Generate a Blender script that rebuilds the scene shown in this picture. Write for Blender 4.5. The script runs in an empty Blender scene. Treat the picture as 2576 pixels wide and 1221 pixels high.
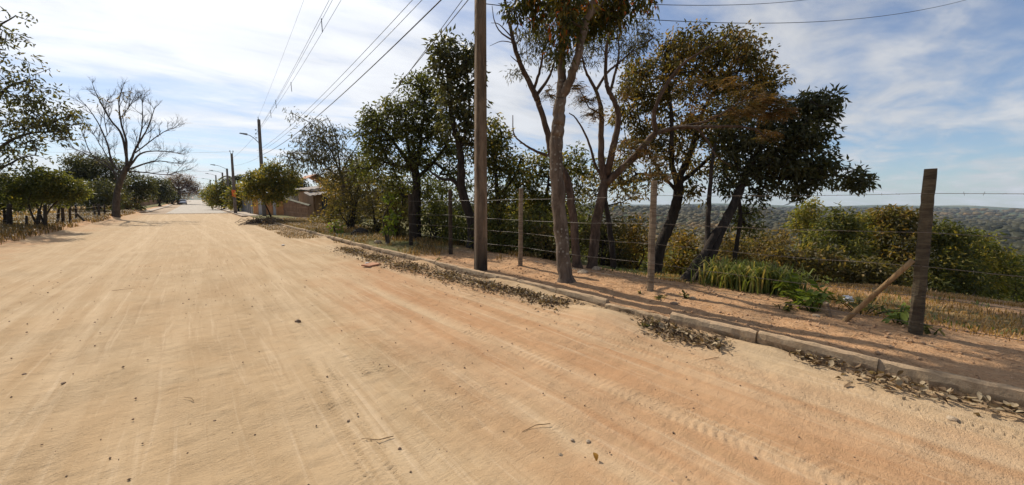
import bpy, math, random
import numpy as np
from mathutils import Vector, Matrix

# ------------------------------------------------------------------ camera, world, sun, exposure
sc = bpy.context.scene
R = math.radians
CAM_H, YAW, PITCH, ROLL, FPX, PW, PH = 1.55, R(39.2), R(5.94), R(0.4), 980.0, 2576.0, 1221.0
fwd = np.array([math.sin(YAW)*math.cos(PITCH), math.cos(YAW)*math.cos(PITCH), -math.sin(PITCH)])
_r0 = np.array([math.cos(YAW), -math.sin(YAW), 0.0]); _u0 = np.cross(_r0, fwd)
cright = math.cos(ROLL)*_r0 + math.sin(ROLL)*_u0
cup = -math.sin(ROLL)*_r0 + math.cos(ROLL)*_u0
CAMP = np.array([0.0, 0.0, CAM_H]); FH = np.array([math.sin(YAW), math.cos(YAW), 0.0])

cam = bpy.data.cameras.new('camera'); camo = bpy.data.objects.new('camera', cam)
sc.collection.objects.link(camo); sc.camera = camo
cam.sensor_width = 36.0; cam.lens = 36.0*FPX/PW; cam.clip_start = 0.05; cam.clip_end = 30000
camo.matrix_world = Matrix(((cright[0], cup[0], -fwd[0], 0), (cright[1], cup[1], -fwd[1], 0), (cright[2], cup[2], -fwd[2], CAM_H), (0, 0, 0, 1)))

SUN_AZ, SUN_EL = R(-3.0), R(40.0)          # azimuth measured from +Y (the road) towards +X
SUNV = np.array([math.sin(SUN_AZ)*math.cos(SUN_EL), math.cos(SUN_AZ)*math.cos(SUN_EL), math.sin(SUN_EL)])
sun = bpy.data.lights.new('sun', 'SUN'); suno = bpy.data.objects.new('sun', sun); sc.collection.objects.link(suno)
sun.energy = 4.4; sun.angle = R(0.6); sun.color = (1.0, 0.93, 0.82)
suno.rotation_euler = Vector(SUNV).to_track_quat('Z', 'Y').to_euler(); suno.location = (0, 0, 60)
sc.view_settings.view_transform = 'Standard'; sc.view_settings.look = 'None'
sc.view_settings.exposure = 0.25; sc.view_settings.gamma = 1.0; sc.view_settings.use_curve_mapping = False

def world():
    w = bpy.data.worlds.new('World'); sc.world = w; w.use_nodes = True
    nt = w.node_tree; N = nt.nodes; L = nt.links; N.clear()
    def node(t, **k):
        n = N.new(t)
        for a, b in k.items(): setattr(n, a, b)
        return n
    def mth(op, a, b=None, clamp=False):
        n = node('ShaderNodeMath', operation=op, use_clamp=clamp)
        for i, v in enumerate((a, b)):
            if v is None: continue
            if isinstance(v, (int, float)): n.inputs[i].default_value = v
            else: L.new(v, n.inputs[i])
        return n.outputs[0]
    out = node('ShaderNodeOutputWorld'); bg = node('ShaderNodeBackground'); bg.inputs[1].default_value = 0.1
    L.new(bg.outputs[0], out.inputs[0])
    sky = node('ShaderNodeTexSky', sky_type='NISHITA'); sky.sun_disc = False
    sky.sun_elevation = SUN_EL; sky.sun_rotation = SUN_AZ
    sky.air_density = 1.0; sky.dust_density = 0.25; sky.ozone_density = 1.6
    tc = node('ShaderNodeTexCoord'); nv = node('ShaderNodeVectorMath', operation='NORMALIZE'); L.new(tc.outputs['Generated'], nv.inputs[0])
    sep = node('ShaderNodeSeparateXYZ'); L.new(nv.outputs[0], sep.inputs[0])
    zz = mth('ADD', mth('MAXIMUM', sep.outputs[2], 0.0), 0.10)
    comb = node('ShaderNodeCombineXYZ'); L.new(mth('DIVIDE', sep.outputs[0], zz), comb.inputs[0]); L.new(mth('DIVIDE', sep.outputs[1], zz), comb.inputs[1])
    def noise(scale, det, rough, dist, rot, sx, sy, off):
        mp = node('ShaderNodeMapping'); mp.inputs['Rotation'].default_value = (0, 0, R(rot)); mp.inputs['Scale'].default_value = (sx, sy, 1); mp.inputs['Location'].default_value = off
        L.new(comb.outputs[0], mp.inputs[0])
        n = node('ShaderNodeTexNoise'); n.inputs['Scale'].default_value = scale; n.inputs['Detail'].default_value = det
        n.inputs['Roughness'].default_value = rough; n.inputs['Distortion'].default_value = dist
        L.new(mp.outputs[0], n.inputs['Vector']); return n.outputs['Fac']
    dt = node('ShaderNodeVectorMath', operation='DOT_PRODUCT'); L.new(nv.outputs[0], dt.inputs[0]); dt.inputs[1].default_value = tuple(SUNV)
    dot = mth('MAXIMUM', dt.outputs['Value'], 0.0)
    n1 = noise(0.50, 6, 0.55, 0.7, 62, 0.55, 1.5, (3.1, 4.4, 3))
    n2 = noise(1.9, 7, 0.53, 0.5, 50, 0.75, 1.4, (0.3, 5.1, 2))
    n3 = noise(6.0, 5, 0.55, 0.3, 40, 0.8, 1.2, (1.3, 2.1, 4))
    m = mth('ADD', mth('MULTIPLY', n1, 0.46), mth('MULTIPLY', n2, 0.42)); m = mth('ADD', m, mth('MULTIPLY', n3, 0.14))
    m = mth('ADD', m, mth('MULTIPLY', mth('POWER', dot, 3.0), 0.03))
    mr = node('ShaderNodeMapRange', interpolation_type='SMOOTHSTEP'); mr.inputs[1].default_value = 0.42; mr.inputs[2].default_value = 0.63
    L.new(m, mr.inputs[0])
    veil = mth('ADD', 0.14, mth('MULTIPLY', mth('POWER', dot, 4.0), 0.48))
    cl = mth('ADD', veil, mth('MULTIPLY', mr.outputs[0], mth('SUBTRACT', 0.94, veil)))
    br = mth('ADD', 5.3, mth('MULTIPLY', mth('POWER', dot, 4.0), 5.4))
    br = mth('MULTIPLY', br, mth('ADD', 0.72, mth('MULTIPLY', n2, 0.56)))
    cc = node('ShaderNodeVectorMath', operation='SCALE'); cc.inputs[0].default_value = (0.97, 0.99, 1.03); L.new(br, cc.inputs['Scale'])
    sc_ = node('ShaderNodeVectorMath', operation='MULTIPLY'); L.new(sky.outputs[0], sc_.inputs[0]); sc_.inputs[1].default_value = (0.68, 0.81, 0.98)
    mix = node('ShaderNodeMix', data_type='RGBA'); L.new(cl, mix.inputs[0]); L.new(sc_.outputs[0], mix.inputs[6]); L.new(cc.outputs[0], mix.inputs[7])
    L.new(mix.outputs[2], bg.inputs[0])
world()

# ------------------------------------------------------------------ helpers
COL = sc.collection
def ray(x, y): return fwd*FPX + cright*(x-PW/2) + cup*(PH/2-y)
def P(x, y, H):                       # the point seen at photo position x, y standing H metres ahead
    d = ray(x, y); return CAMP + d*(H/float(d @ FH))
def G(x, y, z=0.0):                   # the point seen at x, y lying at height z
    d = ray(x, y); return CAMP + d*((z-CAM_H)/d[2])
def HF(p): return float(np.asarray(p) @ FH)

def sstep(a, b, x):
    t = np.clip((x-a)/(b-a), 0, 1); return t*t*(3-2*t)
_rs = np.random.RandomState(7); _GT = _rs.rand(256, 256)
def vn(x, y):
    x = np.asarray(x, float); y = np.asarray(y, float)
    xi = np.floor(x).astype(int); yi = np.floor(y).astype(int); fx = x-xi; fy = y-yi
    fx = fx*fx*(3-2*fx); fy = fy*fy*(3-2*fy)
    a = _GT[xi & 255, yi & 255]; b = _GT[(xi+1) & 255, yi & 255]; c = _GT[xi & 255, (yi+1) & 255]; d = _GT[(xi+1) & 255, (yi+1) & 255]
    return (a*(1-fx)+b*fx)*(1-fy)+(c*(1-fx)+d*fx)*fy - 0.5
def fbm(x, y, f, o=4, g=0.5):
    s = 0; a = 1.0
    for i in range(o):
        s = s + a*vn(x*f+17.3*i, y*f+5.1*i); f *= 2.03; a *= g
    return s
def kerbx(y): return np.interp(y, [-6, -1, 1.5, 4, 7, 11, 14, 20, 28, 34], [4.80, 4.74, 4.66, 4.55, 4.42, 4.27, 4.20, 4.14, 4.02, 3.95])

class MB:
    def __init__(s): s.v = []; s.f = []; s.n = 0; s.a = []
    def add(s, v, f, a=0.0):
        v = np.asarray(v, float).reshape(-1, 3); s.v.append(v)
        for q in f: s.f.append(tuple(i+s.n for i in q))
        s.a.append(np.full(len(v), a)); s.n += len(v)
    def box(s, lo, hi, M=None, a=0.0):
        x0, y0, z0 = lo; x1, y1, z1 = hi
        v = np.array([(x0,y0,z0),(x1,y0,z0),(x1,y1,z0),(x0,y1,z0),(x0,y0,z1),(x1,y0,z1),(x1,y1,z1),(x0,y1,z1)], float)
        if M is not None: v = v @ np.array(M.to_3x3()).T + np.array(M.translation)
        s.add(v, [(0,3,2,1),(4,5,6,7),(0,1,5,4),(1,2,6,5),(2,3,7,6),(3,0,4,7)], a)
    def prism(s, poly, z0, z1, a=0.0):
        n = len(poly); v = [(p[0],p[1],z0) for p in poly]+[(p[0],p[1],z1) for p in poly]
        s.add(v, [tuple(range(n))[::-1], tuple(range(n,2*n))]+[(i,(i+1)%n,n+(i+1)%n,n+i) for i in range(n)], a)
    def tube(s, pts, rad, sides=6, a=0.0, rough=0.0, rng=None, cap=True):
        v, f = tube_geo(pts, rad, sides, rough, rng, cap); s.add(v, f, a)
    def build(s, name, mat, parent=None, smooth=False):
        v = np.concatenate(s.v); me = bpy.data.meshes.new(name); me.from_pydata(v.tolist(), [], s.f)
        at = me.attributes.new('v', 'FLOAT', 'POINT'); at.data.foreach_set('value', np.concatenate(s.a).astype(np.float32))
        return link(name, me, mat, parent, smooth)
def link(name, me, mat, parent=None, smooth=False):
    if mat is not None and not len(me.materials): me.materials.append(mat)
    if smooth: me.polygons.foreach_set('use_smooth', [True]*len(me.polygons))
    me.update()
    o = bpy.data.objects.new(name, me); COL.objects.link(o)
    if parent is not None: o.parent = parent; o.matrix_parent_inverse = Matrix.Translation(-parent.location) if parent.rotation_euler[:] == (0,0,0) else parent.matrix_basis.inverted()
    return o
def fastmesh(name, v, f, mat, parent=None, attr=None, smooth=False, attrs=None):
    v = np.asarray(v, np.float32); f = np.asarray(f, np.int32); k = f.shape[1]
    me = bpy.data.meshes.new(name); me.vertices.add(len(v)); me.vertices.foreach_set('co', v.ravel())
    me.loops.add(f.size); me.loops.foreach_set('vertex_index', f.ravel())
    me.polygons.add(len(f)); me.polygons.foreach_set('loop_start', np.arange(0, f.size, k, dtype=np.int32))
    try: me.polygons.foreach_set('loop_total', np.full(len(f), k, np.int32))
    except Exception: pass
    me.update(calc_edges=True)
    d = dict(attrs or {})
    if attr is not None: d['v'] = attr
    for n, a in d.items():
        at = me.attributes.new(n, 'FLOAT', 'POINT'); at.data.foreach_set('value', np.asarray(a, np.float32).ravel())
    return link(name, me, mat, parent, smooth)
def tube_geo(pts, rad, sides=6, rough=0.0, rng=None, cap=True):
    pts = np.asarray(pts, float); n = len(pts); rad = np.broadcast_to(np.asarray(rad, float), (n,)) if np.ndim(rad) == 0 else np.asarray(rad, float)
    T = np.gradient(pts, axis=0); T /= np.linalg.norm(T, axis=1)[:, None]+1e-9
    ref = np.array([1.0, 0, 0]) if abs(T[0][2]) > 0.8 else np.array([0, 0, 1.0])
    u = np.cross(ref, T[0]); u /= np.linalg.norm(u)+1e-9; V = []
    ang = np.arange(sides)*2*math.pi/sides
    for i in range(n):
        u = u-T[i]*(u @ T[i]); u /= np.linalg.norm(u)+1e-9; w = np.cross(T[i], u)
        rr = rad[i]*(1+(rough*(rng.rand(sides)-0.5)*2 if rough else 0))
        V.append(pts[i]+(np.cos(ang)*rr)[:, None]*u+(np.sin(ang)*rr)[:, None]*w)
    V = np.concatenate(V); f = []
    for i in range(n-1):
        for k in range(sides):
            a = i*sides+k; b = i*sides+(k+1) % sides; f.append((a, b, b+sides, a+sides))
    if cap: f.append(tuple(range(sides))[::-1]); f.append(tuple(range((n-1)*sides, n*sides)))
    return V, f
def spline(pts, k=5):                # Catmull-Rom through the given points
    p = np.asarray(pts, float)
    if len(p) < 3: return np.array([p[0]+(p[-1]-p[0])*t for t in np.linspace(0, 1, k+1)])
    q = np.vstack([2*p[0]-p[1], p, 2*p[-1]-p[-2]]); out = []
    for i in range(1, len(q)-2):
        for t in np.arange(k)/k:
            a, b, c, d = q[i-1], q[i], q[i+1], q[i+2]
            out.append(0.5*((2*b)+(-a+c)*t+(2*a-5*b+4*c-d)*t*t+(-a+3*b-3*c+d)*t**3))
    out.append(p[-1]); return np.array(out)

def tag(o, label=None, cat=None, group=None, kind=None):
    if label: o['label'] = label
    if cat: o['category'] = cat
    if group: o['group'] = group
    if kind: o['kind'] = kind
    return o
def thing(name, label, cat, loc=(0,0,0), rz=0.0, group=None):
    o = bpy.data.objects.new(name, None); COL.objects.link(o); o.empty_display_size = 0.1
    o.location = tuple(float(c) for c in loc); o.rotation_euler = (0, 0, rz)
    return tag(o, label, cat, group)
def part_at(name, me, parent, loc, rot=(0,0,0), scale=1.0):   # a shared-mesh piece, placed in its parent's own space
    o = bpy.data.objects.new(name, me); COL.objects.link(o); o.parent = parent
    o.location = tuple(float(c) for c in loc); o.rotation_euler = rot
    o.scale = (scale,)*3 if np.ndim(scale) == 0 else tuple(scale); return o

# ------------------------------------------------------------------ materials
class MT:
    def __init__(s, name):
        s.m = bpy.data.materials.new(name); s.m.use_nodes = True; s.nt = s.m.node_tree; s.nt.nodes.clear()
        s.out = s.n('ShaderNodeOutputMaterial')
    def n(s, t, **k):
        x = s.nt.nodes.new(t)
        for a, b in k.items(): setattr(x, a, b)
        return x
    def l(s, a, b): s.nt.links.new(a, b)
    def pos(s, obj=False):
        if obj: return s.n('ShaderNodeTexCoord').outputs['Object']
        return s.n('ShaderNodeNewGeometry').outputs['Position']
    def noise(s, vec, scale, det=4, rough=0.55, dist=0.0, stretch=None):
        if stretch:
            mp = s.n('ShaderNodeMapping'); mp.inputs['Scale'].default_value = stretch; s.l(vec, mp.inputs[0]); vec = mp.outputs[0]
        x = s.n('ShaderNodeTexNoise'); x.inputs['Scale'].default_value = scale; x.inputs['Detail'].default_value = det
        x.inputs['Roughness'].default_value = rough; x.inputs['Distortion'].default_value = dist
        s.l(vec, x.inputs['Vector']); return x.outputs['Fac']
    def attr(s, name): return s.n('ShaderNodeAttribute', attribute_name=name).outputs['Fac']
    def ramp(s, fac, stops):
        r = s.n('ShaderNodeValToRGB'); e = r.color_ramp.elements
        while len(e) < len(stops): e.new(0.5)
        for i, (p, c) in enumerate(stops): e[i].position = p; e[i].color = (*c, 1) if len(c) == 3 else c
        s.l(fac, r.inputs[0]); return r.outputs[0]
    def mix(s, fac, a, b, mode='MIX'):
        x = s.n('ShaderNodeMix', data_type='RGBA', blend_type=mode)
        for i, v in ((0, fac), (6, a), (7, b)):
            if isinstance(v, (int, float)): x.inputs[i].default_value = v
            elif isinstance(v, tuple): x.inputs[i].default_value = (*v, 1)
            else: s.l(v, x.inputs[i])
        return x.outputs[2]
    def rng(s, v, a, b, c=0.0, d=1.0):
        x = s.n('ShaderNodeMapRange'); x.inputs[1].default_value = a; x.inputs[2].default_value = b; x.inputs[3].default_value = c; x.inputs[4].default_value = d
        s.l(v, x.inputs[0]); return x.outputs[0]
    def math(s, op, a, b):
        x = s.n('ShaderNodeMath', operation=op)
        for i, v in enumerate((a, b)):
            if isinstance(v, (int, float)): x.inputs[i].default_value = v
            else: s.l(v, x.inputs[i])
        return x.outputs[0]
    def bump(s, h, strength, dist=0.02, prev=None):
        b = s.n('ShaderNodeBump'); b.inputs['Distance'].default_value = dist
        if isinstance(strength, (int, float)): b.inputs['Strength'].default_value = strength
        else: s.l(strength, b.inputs['Strength'])
        s.l(h, b.inputs['Height'])
        if prev is not None: s.l(prev, b.inputs['Normal'])
        return b.outputs[0]
    def surf(s, col, rough=0.9, nrm=None, spec=0.2, metal=0.0):
        p = s.n('ShaderNodeBsdfPrincipled'); p.inputs['Specular IOR Level'].default_value = spec; p.inputs['Metallic'].default_value = metal
        for nm, v in (('Base Color', col), ('Roughness', rough)):
            if isinstance(v, (int, float)): p.inputs[nm].default_value = v
            elif isinstance(v, tuple): p.inputs[nm].default_value = (*v, 1)
            else: s.l(v, p.inputs[nm])
        if nrm is not None: s.l(nrm, p.inputs['Normal'])
        s.l(p.outputs[0], s.out.inputs[0]); return p

def m_plain(name, c1, c2, scale=6.0, rough=0.85, bump=0.3, stretch=None, obj=False, spec=0.2, bs=None, bd=0.02):
    m = MT(name); v = m.pos(obj); n = m.noise(v, scale, 6, 0.6, 0.2, stretch)
    col = m.mix(m.rng(n, 0.35, 0.65), c1, c2)
    n2 = m.noise(v, bs or scale*6, 5, 0.65, 0.0, stretch)
    m.surf(col, rough, m.bump(n2, bump, bd), spec); return m.m
def m_leaf(name, stops, trans=0.35, spec=0.25, rough=0.5, warm=1.38):
    m = MT(name); col = m.ramp(m.attr('v'), [(p, (min(c[0]*warm, 0.9), min(c[1]*(1+(warm-1)*0.47), 0.9), c[2])) for p, c in stops])
    p = m.surf(col, rough, None, spec); t = m.n('ShaderNodeBsdfTranslucent'); m.l(m.mix(1.0, col, (1.6, 1.5, 0.7), 'MULTIPLY'), t.inputs[0])
    x = m.n('ShaderNodeMixShader'); x.inputs[0].default_value = trans
    m.l(p.outputs[0], x.inputs[1]); m.l(t.outputs[0], x.inputs[2]); m.l(x.outputs[0], m.out.inputs[0]); return m.m
def m_bark(name, c1, c2, c3, scale=9.0, lichen=None, moss=0.0):
    m = MT(name); v = m.pos(); n = m.noise(v, scale, 7, 0.65, 0.6, (1, 1, 0.35))
    col = m.ramp(n, [(0.3, c1), (0.52, c2), (0.75, c3)])
    if lichen:
        vo = m.n('ShaderNodeTexVoronoi'); vo.inputs['Scale'].default_value = 13.0; m.l(v, vo.inputs['Vector'])
        k = m.math('MULTIPLY', m.rng(vo.outputs['Distance'], 0.33, 0.22), m.rng(m.noise(v, 2.6, 3), 0.46, 0.56))
        col = m.mix(k, col, lichen)
    h = m.noise(v, scale*3.2, 6, 0.7, 0.4, (1, 1, 0.3))
    m.surf(col, 0.92, m.bump(h, 0.8, 0.03), 0.15); return m.m
def m_road():
    m = MT('sandy dirt'); v = m.pos(); red = m.attr('red'); pale = m.attr('pale')
    big = m.noise(v, 0.55, 5, 0.6, 0.8); mid = m.noise(v, 3.2, 6, 0.65, 0.5, (1.0, 0.35, 1.0)); fine = m.noise(v, 55.0, 4, 0.7)
    tan = m.mix(m.rng(mid, 0.3, 0.7), (0.40, 0.275, 0.150), (0.515, 0.372, 0.222))
    tan = m.mix(m.rng(big, 0.42, 0.66), tan, (0.45, 0.303, 0.165))
    red_c = m.mix(m.rng(mid, 0.3, 0.7), (0.41, 0.222, 0.108), (0.50, 0.298, 0.158))
    rn = m.math('ADD', red, m.rng(big, 0.3, 0.7, -0.25, 0.25))
    col = m.mix(m.rng(rn, 0.25, 0.85), tan, red_c)
    col = m.mix(m.rng(pale, 0.0, 1.0, 0.0, 0.8), col, (0.565, 0.415, 0.255))
    col = m.mix(m.rng(fine, 0.2, 0.8, 0.0, 0.35), col, m.mix(0.5, col, (0.22, 0.13, 0.06)), 'MIX')
    gr = m.noise(v, 19.0, 6, 0.75); sp = m.noise(v, 140.0, 2, 0.6)
    col = m.mix(m.rng(sp, 0.66, 0.74, 0.0, 0.55), col, (0.16, 0.10, 0.055))
    st = m.noise(v, 2.6, 6, 0.7, 0.3, (5.0, 0.22, 1.0))
    col = m.mix(m.rng(st, 0.50, 0.70, 0.0, 0.45), col, (0.33, 0.21, 0.105))
    st2 = m.noise(v, 3.4, 6, 0.7, 0.6, (4.0, 0.16, 1.0)); col = m.mix(m.rng(st2, 0.54, 0.70, 0.0, 0.5), col, (0.60, 0.45, 0.29))
    rp = m.noise(v, 9.0, 5, 0.7, 1.2, (1.0, 2.4, 1.0)); cl = m.noise(v, 34.0, 4, 0.65, 0.8, (0.8, 1.5, 1.0))
    pt = m.rng(m.noise(v, 0.9, 4, 0.6, 0.6), 0.40, 0.62, 0.10, 0.75)
    nb = m.bump(gr, pt, 0.020); nb = m.bump(rp, 0.4, 0.022, nb); nb = m.bump(cl, pt, 0.014, nb); nb = m.bump(sp, 0.6, 0.006, nb)
    col = m.mix(m.rng(cl, 0.62, 0.74, 0.0, 0.5), col, (0.20, 0.115, 0.055))
    m.surf(col, 0.95, nb, 0.1); return m.m
def m_ground():
    m = MT('verge earth'); v = m.pos(); gs = m.attr('grass'); fo = m.attr('forest')
    a = m.noise(v, 1.3, 6, 0.65, 0.4); b = m.noise(v, 9.0, 6, 0.7, 0.2); c = m.noise(v, 42.0, 4, 0.7)
    dirt = m.mix(m.rng(b, 0.3, 0.7), (0.50, 0.265, 0.125), (0.62, 0.385, 0.21))
    dirt = m.mix(m.rng(a, 0.48, 0.66), dirt, (0.40, 0.25, 0.14))
    dirt = m.mix(m.rng(c, 0.52, 0.72, 0, 0.5), dirt, (0.16, 0.095, 0.05))
    grass = m.mix(m.rng(b, 0.35, 0.65), (0.10, 0.095, 0.035), (0.27, 0.205, 0.085))
    grass = m.mix(m.rng(a, 0.4, 0.65), grass, (0.085, 0.10, 0.03))
    col = m.mix(m.rng(m.math('ADD', gs, m.rng(b, 0.25, 0.75, -0.3, 0.3)), 0.35, 0.7), dirt, grass)
    f1 = m.noise(v, 0.02, 6, 0.65); forest = m.mix(m.rng(f1, 0.35, 0.65), (0.030, 0.045, 0.017), (0.075, 0.088, 0.032))
    col = m.mix(fo, col, forest)
    nb = m.bump(b, 0.9, 0.07); nb = m.bump(c, 0.9, 0.02, nb)
    m.surf(col, 0.95, nb, 0.1); return m.m
def m_kerb():
    m = MT('old kerb concrete'); v = m.pos(); a = m.noise(v, 3.0, 6, 0.65, 0.3); b = m.noise(v, 26.0, 6, 0.7); mo = m.noise(v, 7.0, 5, 0.7, 0.5)
    col = m.mix(m.rng(a, 0.35, 0.65), (0.28, 0.20, 0.122), (0.43, 0.325, 0.21)); col = m.mix(m.rng(b, 0.5, 0.75, 0, 0.6), col, (0.13, 0.10, 0.065))
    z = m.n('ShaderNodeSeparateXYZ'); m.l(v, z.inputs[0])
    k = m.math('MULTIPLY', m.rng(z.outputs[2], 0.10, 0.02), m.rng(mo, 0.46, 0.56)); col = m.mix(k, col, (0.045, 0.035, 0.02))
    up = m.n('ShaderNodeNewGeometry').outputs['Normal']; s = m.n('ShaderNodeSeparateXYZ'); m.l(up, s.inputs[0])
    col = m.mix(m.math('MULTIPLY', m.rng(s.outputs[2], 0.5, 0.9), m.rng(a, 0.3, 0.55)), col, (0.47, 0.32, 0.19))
    m.surf(col, 0.95, m.bump(b, 0.8, 0.015), 0.1); return m.m
def m_polecon():
    m = MT('weathered pole concrete'); v = m.pos(); a = m.noise(v, 4.0, 7, 0.65, 0.3, (1, 1, 0.18)); b = m.noise(v, 30.0, 5, 0.7, 0.0, (1, 1, 0.5))
    col = m.ramp(a, [(0.3, (0.075, 0.055, 0.04)), (0.5, (0.20, 0.145, 0.095)), (0.72, (0.34, 0.25, 0.165))])
    z = m.n('ShaderNodeSeparateXYZ'); m.l(v, z.inputs[0])
    k = m.math('MULTIPLY', m.rng(z.outputs[2], 0.85, 0.25), m.rng(a, 0.38, 0.55, 0.45, 1.0)); col = m.mix(k, col, (0.032, 0.026, 0.02))
    bl = m.noise(v, 2.2, 6, 0.7, 0.5, (1.6, 1.6, 0.7)); col = m.mix(m.rng(bl, 0.52, 0.66, 0.0, 0.7), col, (0.075, 0.058, 0.042))
    lb = m.noise(v, 3.1, 5, 0.65, 0.4, (3.0, 3.0, 0.25)); col = m.mix(m.rng(lb, 0.55, 0.70, 0.0, 0.55), col, (0.40, 0.31, 0.215))
    m.surf(col, 0.93, m.bump(b, 0.9, 0.03), 0.15); return m.m
def m_wood(name, c1, c2, rings=True, sc_=14.0):
    m = MT(name); v = m.pos(); a = m.noise(v, sc_, 6, 0.7, 0.8, (0.25, 0.25, 1.6) if rings else (1.5, 1.5, 0.12))
    b = m.noise(v, 3.0, 4, 0.6); col = m.mix(m.rng(a, 0.36, 0.62), c1, c2); col = m.mix(m.rng(b, 0.4, 0.65, 0, 0.5), col, tuple(0.5*x for x in c1))
    m.surf(col, 0.9, m.bump(a, 0.9, 0.02), 0.15); return m.m
def m_brick():
    m = MT('rough brickwork'); v = m.pos(); a = m.noise(v, 2.0, 6, 0.65); b = m.noise(v, 14, 5)
    col = m.mix(m.rng(a, 0.35, 0.65), (0.19, 0.105, 0.062), (0.32, 0.19, 0.115)); col = m.mix(m.rng(b, 0.5, 0.7, 0, 0.5), col, (0.27, 0.20, 0.145))
    m.surf(col, 0.95, m.bump(b, 0.6, 0.02), 0.1); return m.m

M = {}
M['road'] = m_road(); M['ground'] = m_ground(); M['kerb'] = m_kerb(); M['pole'] = m_polecon(); M['brick'] = m_brick(); M['farpole'] = m_plain('grey concrete pole', (0.115, 0.095, 0.08), (0.19, 0.16, 0.135), 3.0)
M['street'] = m_plain('pale cobbled paving', (0.20, 0.16, 0.115), (0.36, 0.295, 0.22), 1.8, 0.8, 0.6, None, False, 0.3, 5.0, 0.05)
M['shoulder'] = m_plain('brown roadside earth', (0.20, 0.125, 0.065), (0.40, 0.275, 0.155), 0.5)
M['walk'] = m_plain('dusty pavement', (0.32, 0.24, 0.16), (0.42, 0.33, 0.24), 1.2)
M['post'] = m_wood('ringed palm wood', (0.16, 0.115, 0.075), (0.34, 0.265, 0.175))
M['bigpost'] = m_wood('dark ringed palm wood', (0.060, 0.045, 0.030), (0.145, 0.115, 0.07), True, 16.0)
M['brace'] = m_wood('peeled pole wood', (0.25, 0.15, 0.07), (0.42, 0.28, 0.14), False, 10.0)
M['oldpost'] = m_wood('dark fence wood', (0.035, 0.026, 0.018), (0.085, 0.065, 0.045), False, 9.0)
M['wire'] = m_plain('rusty wire', (0.12, 0.095, 0.065), (0.22, 0.175, 0.125), 20.0, 0.6, 0.0, None, False, 0.4)
M['cable'] = m_plain('dark cable', (0.07, 0.07, 0.075), (0.11, 0.11, 0.115), 2.0, 0.5, 0.0)
M['steel'] = m_plain('grey galvanised steel', (0.16, 0.16, 0.165), (0.24, 0.24, 0.245), 4.0, 0.5, 0.1)
M['bark_main'] = m_bark('lichen bark', (0.060, 0.044, 0.032), (0.15, 0.112, 0.08), (0.25, 0.195, 0.145), 9.0, (0.26, 0.235, 0.185))
M['bark_red'] = m_bark('reddish flaky bark', (0.040, 0.027, 0.02), (0.105, 0.070, 0.048), (0.20, 0.14, 0.098))
M['bark_dark'] = m_bark('dark bark', (0.018, 0.014, 0.011), (0.042, 0.032, 0.024), (0.085, 0.066, 0.05))
M['bark_grey'] = m_bark('grey brown bark', (0.042, 0.032, 0.025), (0.085, 0.066, 0.05), (0.15, 0.12, 0.092))
M['leaf_main'] = m_leaf('olive leaves with yellow', [(0.0, (0.022, 0.032, 0.010)), (0.6, (0.058, 0.070, 0.016)), (0.86, (0.14, 0.115, 0.018)), (0.97, (0.30, 0.085, 0.015))])
M['leaf_fine'] = m_leaf('grey green fine leaves', [(0.0, (0.040, 0.048, 0.026)), (1.0, (0.095, 0.098, 0.055))])
M['leaf_rust'] = m_leaf('rusty feather leaves', [(0.0, (0.065, 0.060, 0.020)), (0.5, (0.12, 0.080, 0.026)), (1.0, (0.20, 0.10, 0.032))], warm=1.0)
M['leaf_olive'] = m_leaf('olive crown leaves', [(0.0, (0.038, 0.044, 0.017)), (0.6, (0.092, 0.088, 0.030)), (1.0, (0.21, 0.145, 0.042))], 0.5)
M['leaf_dark'] = m_leaf('dark glossy leaves', [(0.0, (0.030, 0.040, 0.022)), (0.8, (0.066, 0.078, 0.040)), (1.0, (0.11, 0.11, 0.05))], 0.4)
M['leaf_green'] = m_leaf('mid green leaves', [(0.0, (0.040, 0.056, 0.020)), (0.7, (0.090, 0.108, 0.036)), (1.0, (0.20, 0.175, 0.042))], 0.5)
M['leaf_valley'] = m_leaf('sunny valley leaves', [(0.0, (0.045, 0.065, 0.018)), (0.6, (0.115, 0.138, 0.034)), (1.0, (0.24, 0.215, 0.06))], 0.5)
M['leaf_bright'] = m_leaf('fresh green leaves', [(0.0, (0.045, 0.085, 0.015)), (1.0, (0.15, 0.21, 0.035))], 0.4)
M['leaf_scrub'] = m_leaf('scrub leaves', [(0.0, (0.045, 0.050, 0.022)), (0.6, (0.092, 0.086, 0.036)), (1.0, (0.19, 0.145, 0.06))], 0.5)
M['leaf_lilac'] = m_leaf('greyish twigs and blossom', [(0.0, (0.10, 0.085, 0.08)), (0.75, (0.17, 0.14, 0.14)), (1.0, (0.34, 0.26, 0.31))])
M['grass'] = m_leaf('lush grass', [(0.0, (0.050, 0.082, 0.020)), (0.7, (0.12, 0.165, 0.048)), (1.0, (0.32, 0.28, 0.12))], 0.35)
M['drygrass'] = m_leaf('dry grass blades', [(0.0, (0.055, 0.048, 0.018)), (0.5, (0.17, 0.118, 0.048)), (1.0, (0.36, 0.25, 0.10))], 0.3)
M['litter'] = m_leaf('dry fallen leaves', [(0.0, (0.06, 0.038, 0.022)), (0.5, (0.19, 0.12, 0.065)), (1.0, (0.40, 0.30, 0.18))], 0.15, 0.2, 0.7, 0.95)
M['straw'] = m_leaf('straw bits', [(0.0, (0.14, 0.085, 0.045)), (1.0, (0.46, 0.31, 0.16))], 0.1)
M['stone'] = m_plain('tan stone', (0.30, 0.21, 0.13), (0.48, 0.37, 0.25), 20.0, 0.9, 0.6)
M['darkstone'] = m_plain('dusty gravel', (0.17, 0.11, 0.068), (0.31, 0.21, 0.135), 20.0, 0.9, 0.5)
M['white'] = m_plain('white plastic', (0.66, 0.63, 0.58), (0.76, 0.73, 0.68), 9.0, 0.6, 0.4)

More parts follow.
